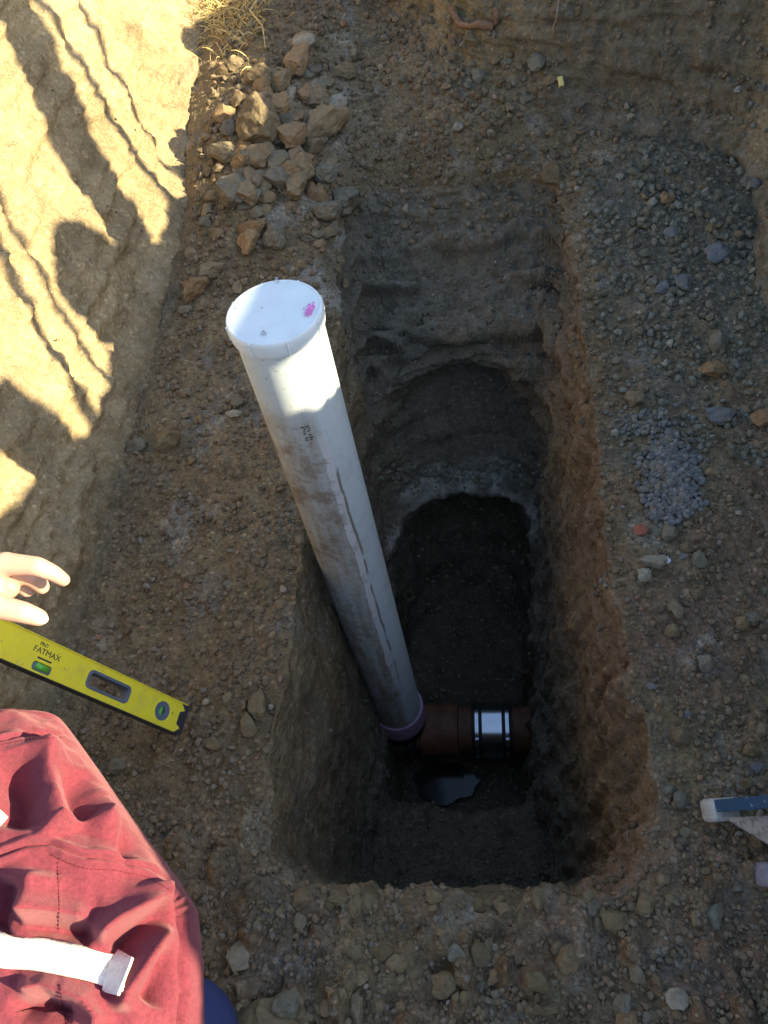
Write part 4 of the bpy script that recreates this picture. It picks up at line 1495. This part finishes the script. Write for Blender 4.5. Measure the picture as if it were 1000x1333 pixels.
vw = (Vector(EYE) - W0 - T3).normalized()
nail(T3 + (T3 - T2).normalized() * 0.002 + vw * 0.0078, T3 - T2, vw, 0.0068, 0.0058)
iv = (vw + Vector((0.2, 0.5, 0.2))).normalized()
nail(I3 + iv * 0.0060, I3 - I2, iv, 0.0055, 0.0045)

# hooded top: closed loft from the shoulders to the hem
prof_y = [926, 930, 935, 942, 960, 1000, 1060, 1100, 1140, 1180, 1250, 1333, 1420, 1500, 1530, 1540]
prof_r = [30, 66, 78, 84, 97, 124, 166, 196, 226, 250, 257, 258, 240, 205, 150, 60]
prof_l = [-150, -215, -255, -280, -300, -315, -320, -320, -320, -320, -315, -305, -290, -240, -180, -90]
prof_d = [0.93, 0.935, 0.94, 0.945, 0.95, 0.955, 0.965, 0.97, 0.975, 0.98, 0.99, 1.0, 1.02, 1.04, 1.05, 1.06]
prof_b = [0.015, 0.03, 0.045, 0.06, 0.085, 0.125, 0.13, 0.13, 0.13, 0.13, 0.13, 0.13, 0.13, 0.11, 0.08, 0.03]
vy = np.concatenate([np.linspace(926, 940, 26, endpoint=False), np.linspace(940, 1340, 270, endpoint=False), np.linspace(1340, 1540, 40)])
NUH = 420
ang = np.linspace(0, 2 * np.pi, NUH, endpoint=False)
rowsH = []
for y in vy:
    xr, xl = np.interp(y, prof_y, prof_r), np.interp(y, prof_y, prof_l)
    dc, b = np.interp(y, prof_y, prof_d), np.interp(y, prof_y, prof_b)
    pr, pl = at_z(xr, y, 1.6 - dc), at_z(xl, y, 1.6 - dc)
    cen, half = (pr + pl) / 2, (pr - pl) / 2
    ca, sa = np.cos(ang), np.sin(ang)
    e = 2 / 2.5
    rowsH.append(cen + np.outer(np.sign(ca) * np.abs(ca) ** e, half) + np.outer(np.sign(sa) * np.abs(sa) ** e, [0, 0, b]))
GH = np.array(rowsH)
NH = grid_normals(GH)
if NH[150, NUH // 4, 2] < 0:
    NH = -NH
hx, hy, hz = project(GH)


def seg_dist(x, y, pts):
    """Distance to a polyline and signed side, in the units of its points."""
    best = np.full(x.shape, 1e9)
    sgn = np.zeros(x.shape)
    par = np.zeros(x.shape)
    for i, ((x0, y0), (x1, y1)) in enumerate(zip(pts[:-1], pts[1:])):
        dx, dy = x1 - x0, y1 - y0
        L2 = dx * dx + dy * dy
        t_ = np.clip(((x - x0) * dx + (y - y0) * dy) / L2, 0, 1)
        qx, qy = x - x0 - t_ * dx, y - y0 - t_ * dy
        dd = np.hypot(qx, qy)
        m_ = dd < best
        best = np.where(m_, dd, best)
        sgn = np.where(m_, np.sign(qx * dy - qy * dx), sgn)
        par = np.where(m_, (i + t_) / (len(pts) - 1), par)
    return best, sgn, par


topside = sstep(-0.1, 0.25, NH[..., 2])
xr_v = np.interp(vy, prof_y, prof_r)[:, None]
edge_f = 0.08 + 0.92 * sstep(6, 75, xr_v - hx)
dh = np.zeros(hx.shape)


def fold(pts, w, amp, endfade=0.18):
    d_, s__, p_ = seg_dist(hx, hy, pts)
    sh = (0.55 * np.exp(-d_ / (w * 0.9)) + 0.5 * np.exp(-(d_ / (w * 1.2)) ** 2)) if amp > 0 else np.exp(-(d_ / (w * 1.3)) ** 2)
    return amp * sh * sstep(0, endfade, p_) * (1 - sstep(1 - endfade, 1, p_))


seam = [(-120, 1150), (-40, 1128), (0, 1110), (40, 1096), (66, 1095), (88, 1106), (112, 1114), (150, 1116), (190, 1124), (222, 1142), (250, 1160), (300, 1190)]
seam2 = [(x, y + 13) for x, y in seam]
d_, s__, p_ = seg_dist(hx, hy, seam)
dh += 0.0032 * np.exp(-(d_ / 5.5) ** 2)
d_, s__, p_ = seg_dist(hx, hy, seam2)
dh += 0.0027 * np.exp(-(d_ / 5.0) ** 2)
d_, s__, p_ = seg_dist(hx, hy, [(x, y + 6.5) for x, y in seam])
dh -= 0.0015 * np.exp(-(d_ / 2.0) ** 2)
dh += fold([(120, 955), (136, 1010), (140, 1060), (128, 1092)], 19, 0.014)
dh += fold([(98, 1000), (98, 1040), (104, 1076)], 18, -0.012)
dh += fold([(52, 962), (58, 1010), (76, 1060), (90, 1088)], 24, 0.018)
dh += fold([(14, 980), (22, 1030), (14, 1085)], 26, -0.016)
dh += fold([(206, 1075), (180, 1094), (150, 1098)], 13, -0.010)
dh += fold([(228, 1158), (190, 1176), (150, 1200), (122, 1226)], 13, 0.017)
dh += fold([(222, 1178), (185, 1205), (140, 1240)], 13, -0.013)
dh += fold([(222, 1200), (190, 1240), (160, 1290), (150, 1320)], 13, 0.016)
dh += fold([(228, 1230), (212, 1270), (190, 1310)], 13, -0.012)
dh += fold([(50, 1130), (44, 1180), (20, 1225)], 22, 0.012)
dh += fold([(15, 1140), (0, 1180), (-15, 1215)], 18, -0.012)
dh += fold([(20, 1185), (70, 1186), (122, 1196)], 14, 0.011)
dh += fold([(10, 1204), (70, 1208), (124, 1218)], 12, -0.012)
dh += fold([(20, 1290), (60, 1280), (110, 1300), (140, 1345)], 13, 0.012)
dh += fold([(10, 1320), (60, 1306), (100, 1322)], 11, -0.011)
dh += fold([(-60, 960), (-50, 1080)], 30, 0.012) + fold([(-120, 1000), (-140, 1250)], 30, -0.012)
# stitched seam lines
d_, s__, p_ = seg_dist(hx, hy, [(75, 1112), (77, 1180), (76, 1240), (84, 1310)])
dh -= 0.0010 * np.exp(-(d_ / 1.5) ** 2)
d_, s__, p_ = seg_dist(hx, hy, [(-60, 985), (0, 966), (40, 958), (82, 956), (96, 950)])
dh += 0.0045 * np.where(s__ > 0, 1 - sstep(0, 3, d_), 1) * 0 - 0.0022 * np.exp(-(d_ / 2.2) ** 2)
dh *= 2.4 * edge_f
# side panel seam and cuff-like bands at the right edge
d_, s__, p_ = seg_dist(hx, hy, [(222, 1160), (232, 1185), (240, 1230), (241, 1290), (236, 1345), (230, 1420)])
dh -= 0.010 * np.exp(-(d_ / 4.0) ** 2)
for yy in (1172, 1184):
    d_, s__, p_ = seg_dist(hx, hy, [(236, yy), (262, yy - 10)])
    dh += 0.004 * np.exp(-(d_ / 3.0) ** 2) - 0.004 * np.exp(-((d_ - 6) / 2.5) ** 2)
dh += 0.009 * fbm(GH, 9, 2, 51.0) * edge_f + 0.004 * fbm(GH, 30, 2, 53.0) * edge_f + 0.0022 * fbm(GH, 45, 2, 57.0)
hood = (GH + NH * (dh * topside)[..., None]) - np.array(W0)
nR = len(vy)
i_ = np.arange(nR - 1)[:, None]
j_ = np.arange(NUH)[None]
k_ = (j_ + 1) % NUH
FH = np.stack([i_ * NUH + j_, i_ * NUH + k_, (i_ + 1) * NUH + k_, (i_ + 1) * NUH + j_], -1).reshape(-1, 4)
VH = hood.reshape(-1, 3)
f_ = FH[150 * NUH + NUH // 4]
if np.cross(VH[f_[1]] - VH[f_[0]], VH[f_[3]] - VH[f_[0]])[2] < 0:
    FH = FH[:, ::-1]
meH = np_mesh('hooded_top', VH, FH)
bmH = bmesh.new()
bmH.from_mesh(meH)
bmesh.ops.holes_fill(bmH, edges=[e for e in bmH.edges if e.is_boundary], sides=0)
bmH.to_mesh(meH)
bmH.free()
top_ = link('hooded_top', meH, M['fleece'], worker)
HB = BVHTree.FromPolygons((VH + np.array(W0)).tolist(), FH.tolist())


def on_top(px, py):
    loc, nrm, idx, dist = HB.ray_cast(Vector(EYE), Vector(ray_dir(px, py)).normalized())
    return (loc, nrm) if loc else None


def cloth_strip(name, cl, wd_, mat, lift=0.0035, rows_=9, cols=40):
    V_, F_ = [], []
    cl = np.array(cl, float)
    s__ = np.linspace(0, len(cl) - 1, cols)
    cx, cy = np.interp(s__, range(len(cl)), cl[:, 0]), np.interp(s__, range(len(cl)), cl[:, 1])
    tx, ty = np.gradient(cx), np.gradient(cy)
    L = np.hypot(tx, ty)
    grid = np.zeros((cols, rows_, 3))
    for i in range(cols):
        for j in range(rows_):
            o_ = (j / (rows_ - 1) - 0.5) * wd_
            q = on_top(cx[i] - ty[i] / L[i] * o_, cy[i] + tx[i] / L[i] * o_)
            if q is None:
                q = (Vector(grid[i, j - 1] if j else grid[i - 1, j]) + W0, Vector((0, 0, 0)))
                grid[i, j] = q[0] - W0
            else:
                grid[i, j] = q[0] + q[1] * lift - W0
    for _ in range(3):
        grid[1:-1] = (grid[:-2] + 2 * grid[1:-1] + grid[2:]) / 4
    bm = bmesh.new()
    vs = [[bm.verts.new(grid[i, j]) for j in range(rows_)] for i in range(cols)]
    for i in range(cols - 1):
        for j in range(rows_ - 1):
            bm.faces.new((vs[i][j], vs[i + 1][j], vs[i + 1][j + 1], vs[i][j + 1]))
    bm.normal_update()
    if bm.faces[:][0].normal.z < 0:
        bmesh.ops.reverse_faces(bm, faces=bm.faces[:])
    bmesh.ops.solidify(bm, geom=bm.faces[:], thickness=0.0025)
    return bm_obj(name, bm, mat, top_, True)


cloth_strip('reflective_tape', [(-90, 1222), (-30, 1231), (0, 1238), (60, 1246), (110, 1256), (148, 1266), (166, 1270)], 42, M['tape'])
cloth_strip('tape_end', [(141, 1266), (150, 1269), (160, 1271), (168, 1274)], 51, M['tape'], 0.0055, 9, 14)
q0, q1 = on_top(-24, 1066), on_top(2, 1078)
if q0 and q1:
    tube('drawcord', [rel(q0[0] + q0[1] * 0.006), rel((q0[0] + q1[0]) / 2 + q1[1] * 0.009), rel(q1[0] + q1[1] * 0.006)], [0.008, 0.009, 0.0075], M['tape'], top_, 12)
bm = bmesh.new()
for path_, step_ in (([(75, 1122), (77, 1180), (76, 1212)], 5.0), ([(78, 1282), (84, 1320), (90, 1345)], 5.0), ([(-20, 978), (0, 970), (40, 962), (80, 960)], 5.0), ([(66, 1112), (88, 1123), (112, 1131), (150, 1133), (190, 1141), (220, 1158)], 5.5)):
    pa = np.array(path_, float)
    cum = np.r_[0, np.cumsum(np.hypot(*np.diff(pa, axis=0).T))]
    for t_ in np.arange(0, cum[-1], step_):
        ends = []
        for e_ in (t_, t_ + step_ * 0.6):
            q_ = on_top(np.interp(e_, cum, pa[:, 0]), np.interp(e_, cum, pa[:, 1]))
            ends.append(q_)
        if ends[0] and ends[1]:
            p0_, p1_ = ends[0][0] + ends[0][1] * 0.0004 - W0, ends[1][0] + ends[1][1] * 0.0004 - W0
            x_ = (p1_ - p0_)
            if x_.length > 0.02 or x_.length < 1e-5:
                continue
            bm_box(bm, frame_at((p0_ + p1_) / 2, x_.normalized(), ends[0][1]), x_.length, 0.0008, 0.0006)
bm_obj('stitching', bm, simple('dark_thread', (0.11, 0.018, 0.028), 0.9, 0.1), top_)
# sleeves (mostly out of the picture)
remesh_capsules('sleeve', [(sh_l, 0.085, elbow, 0.066), (elbow, 0.066, elbow.lerp(wrist, 0.42), 0.052)], 0.006, 6, M['fleece'], worker)
remesh_capsules('sleeve', [(sh_r + Vector((-0.06, 0.02, -0.03)), 0.075, elb_r, 0.06), (elb_r, 0.06, elb_r.lerp(hand_r, 0.8), 0.04)], 0.006, 6, M['fleece'], worker)
remesh_capsules('hood', [(neck + Vector((0.05, -0.05, 0.03)), 0.06, neck + Vector((-0.10, 0.0, 0.03)), 0.06), (neck + Vector((-0.02, -0.10, 0.02)), 0.06, neck + Vector((-0.06, -0.03, 0.04)), 0.06)], 0.006, 8, M['fleece'], worker)
# jeans: right knee on the ground, left foot planted
hip_r, hip_l = rel(at_depth(80, 1480, 0.93)), rel(at_depth(-220, 1460, 0.98))
kn_r = rel(at_z(228, 1362, 0.34))
ft_r = rel(at_z(120, 1700, 0.07))
kn_l = rel((-0.92, 0.42, 0.42))
ft_l = rel((-0.88, 0.30, 0.08))
kn_g = rel(at_z(232, 1352, 0.11))
remesh_capsules('jeans', [(hip_r, 0.12, hip_l, 0.12), (hip_r, 0.11, kn_r, 0.088), (kn_r, 0.088, kn_g, 0.078), (kn_g, 0.07, ft_r, 0.055), (hip_l, 0.10, kn_l, 0.075), (kn_l, 0.075, ft_l, 0.055)], 0.006, 8, M['denim'], worker)
remesh_capsules('boot', [(ft_r, 0.05, ft_r + Vector((0, -0.03, -0.02)), 0.045), (ft_r + Vector((0, -0.03, -0.02)), 0.045, ft_r + Vector((0.02, -0.19, -0.03)), 0.036)], 0.005, 5, M['leather'], worker)
remesh_capsules('boot', [(ft_l, 0.055, ft_l + Vector((0, 0, -0.03)), 0.05), (ft_l + Vector((0, 0, -0.03)), 0.048, ft_l + Vector((0.02, 0.19, -0.04)), 0.036)], 0.005, 5, M['leather'], worker)

# ------------------------------------------------------------------ unseen shadow casters added on the right bank to shade the trench
M['shadow_timber'] = simple('shadow_caster_timber', (0.27, 0.2, 0.13), 0.85, 0.2, var=0.25, sc=20)
M['shadow_rod'] = simple('shadow_rod_black', (0.05, 0.05, 0.05), 0.5, 0.4, 0.6)


def shadow_beam(name, p0, p1, w, th, mat, face, label, cat, group=None):
    p0, p1 = Vector(p0), Vector(p1)
    Mx = axis_frame(p0, p1, Vector(face))
    L = (p1 - p0).length
    bm = bmesh.new()
    bm_box(bm, Matrix.Translation((L / 2, 0, 0)), L, w, th, 0.003)
    o = bm_obj(name, bm, mat)
    o.matrix_world = Mx
    return tag(o, label, cat, group)


def shadow_stick(y0, z0, y1, z1, r, label, x=1.4):  # unseen rod, added for the thin shadow it throws on the left wall
    p0, p1 = Vector((x, y0, z0)), Vector((x, y1, z1))
    d_ = (p1 - p0).normalized()
    return tag(tube('shadow_stake', [p0 - d_ * 0.35, p0.lerp(p1, 0.5), p1 + d_ * 0.12], r, M['shadow_rod'], n=10), label, 'shadow_stake')


shadow_stick(1.90, 1.32, 2.00, 1.98, 0.019, 'unseen black rod added to cast shade, third along the right bank')
shadow_stick(2.05, 1.31, 2.19, 1.92, 0.017, 'unseen black rod added to cast shade, furthest along the right bank')
shadow_stick(0.94, 1.33, 1.14, 1.74, 0.022, 'leaning unseen rod added to cast shade, nearest along the right bank')
shadow_stick(1.08, 1.34, 1.215, 1.68, 0.013, 'leaning unseen rod added to cast shade, second along the right bank')
shadow_beam('shadow_board', (1.42, 1.55, 1.22), (1.42, 1.87, 2.05), 0.21, 0.035, M['shadow_timber'], (1, -0.2, 0), 'wide unseen board added to cast shade from the right bank', 'board')  # added out of view to throw the wide shadow band
shadow_beam('shadow_sleeper', Vector((1.4, 0.695, 1.507)), Vector((1.4, 0.695, 1.507)) + SUN * 0.9, 0.23, 0.085, M['shadow_timber'], Vector((0, 0, 1)), 'short unseen sleeper added on the right bank to shade the pipe cap', 'sleeper')  # added out of view along the sun's direction to shade the cap
bm = bmesh.new()
sp_ = Vector((1.4, 0.80, 1.507)) + SUN * 0.8  # added prop under the shading sleeper, out of view
bm_box(bm, Matrix.Translation((sp_.x, sp_.y, (sp_.z + 1.2) / 2 - 0.05)), 0.09, 0.03, sp_.z - 1.2, 0.004)
tag(bm_obj('shadow_prop', bm, M['shadow_timber']), 'unseen block added to prop the shading sleeper on the right bank', 'block')


def shadow_boulder(x, y, z, sx, sy, sz, seed, label):  # unseen lump, added for its shadow on the left wall
    me = rock_mesh(seed, 4, 12, 0.08)
    me.materials.append(M['rock_brown'])
    o = bpy.data.objects.new('shadow_clod', me)
    C.objects.link(o)
    o.location = (x, y, z)
    o.scale = (sx, sy, sz)
    return tag(o, label, 'clod')


shadow_boulder(1.42, 1.33, 1.36, 0.3, 0.36, 0.44, 901, 'large unseen clod added on the right bank to cast shade')
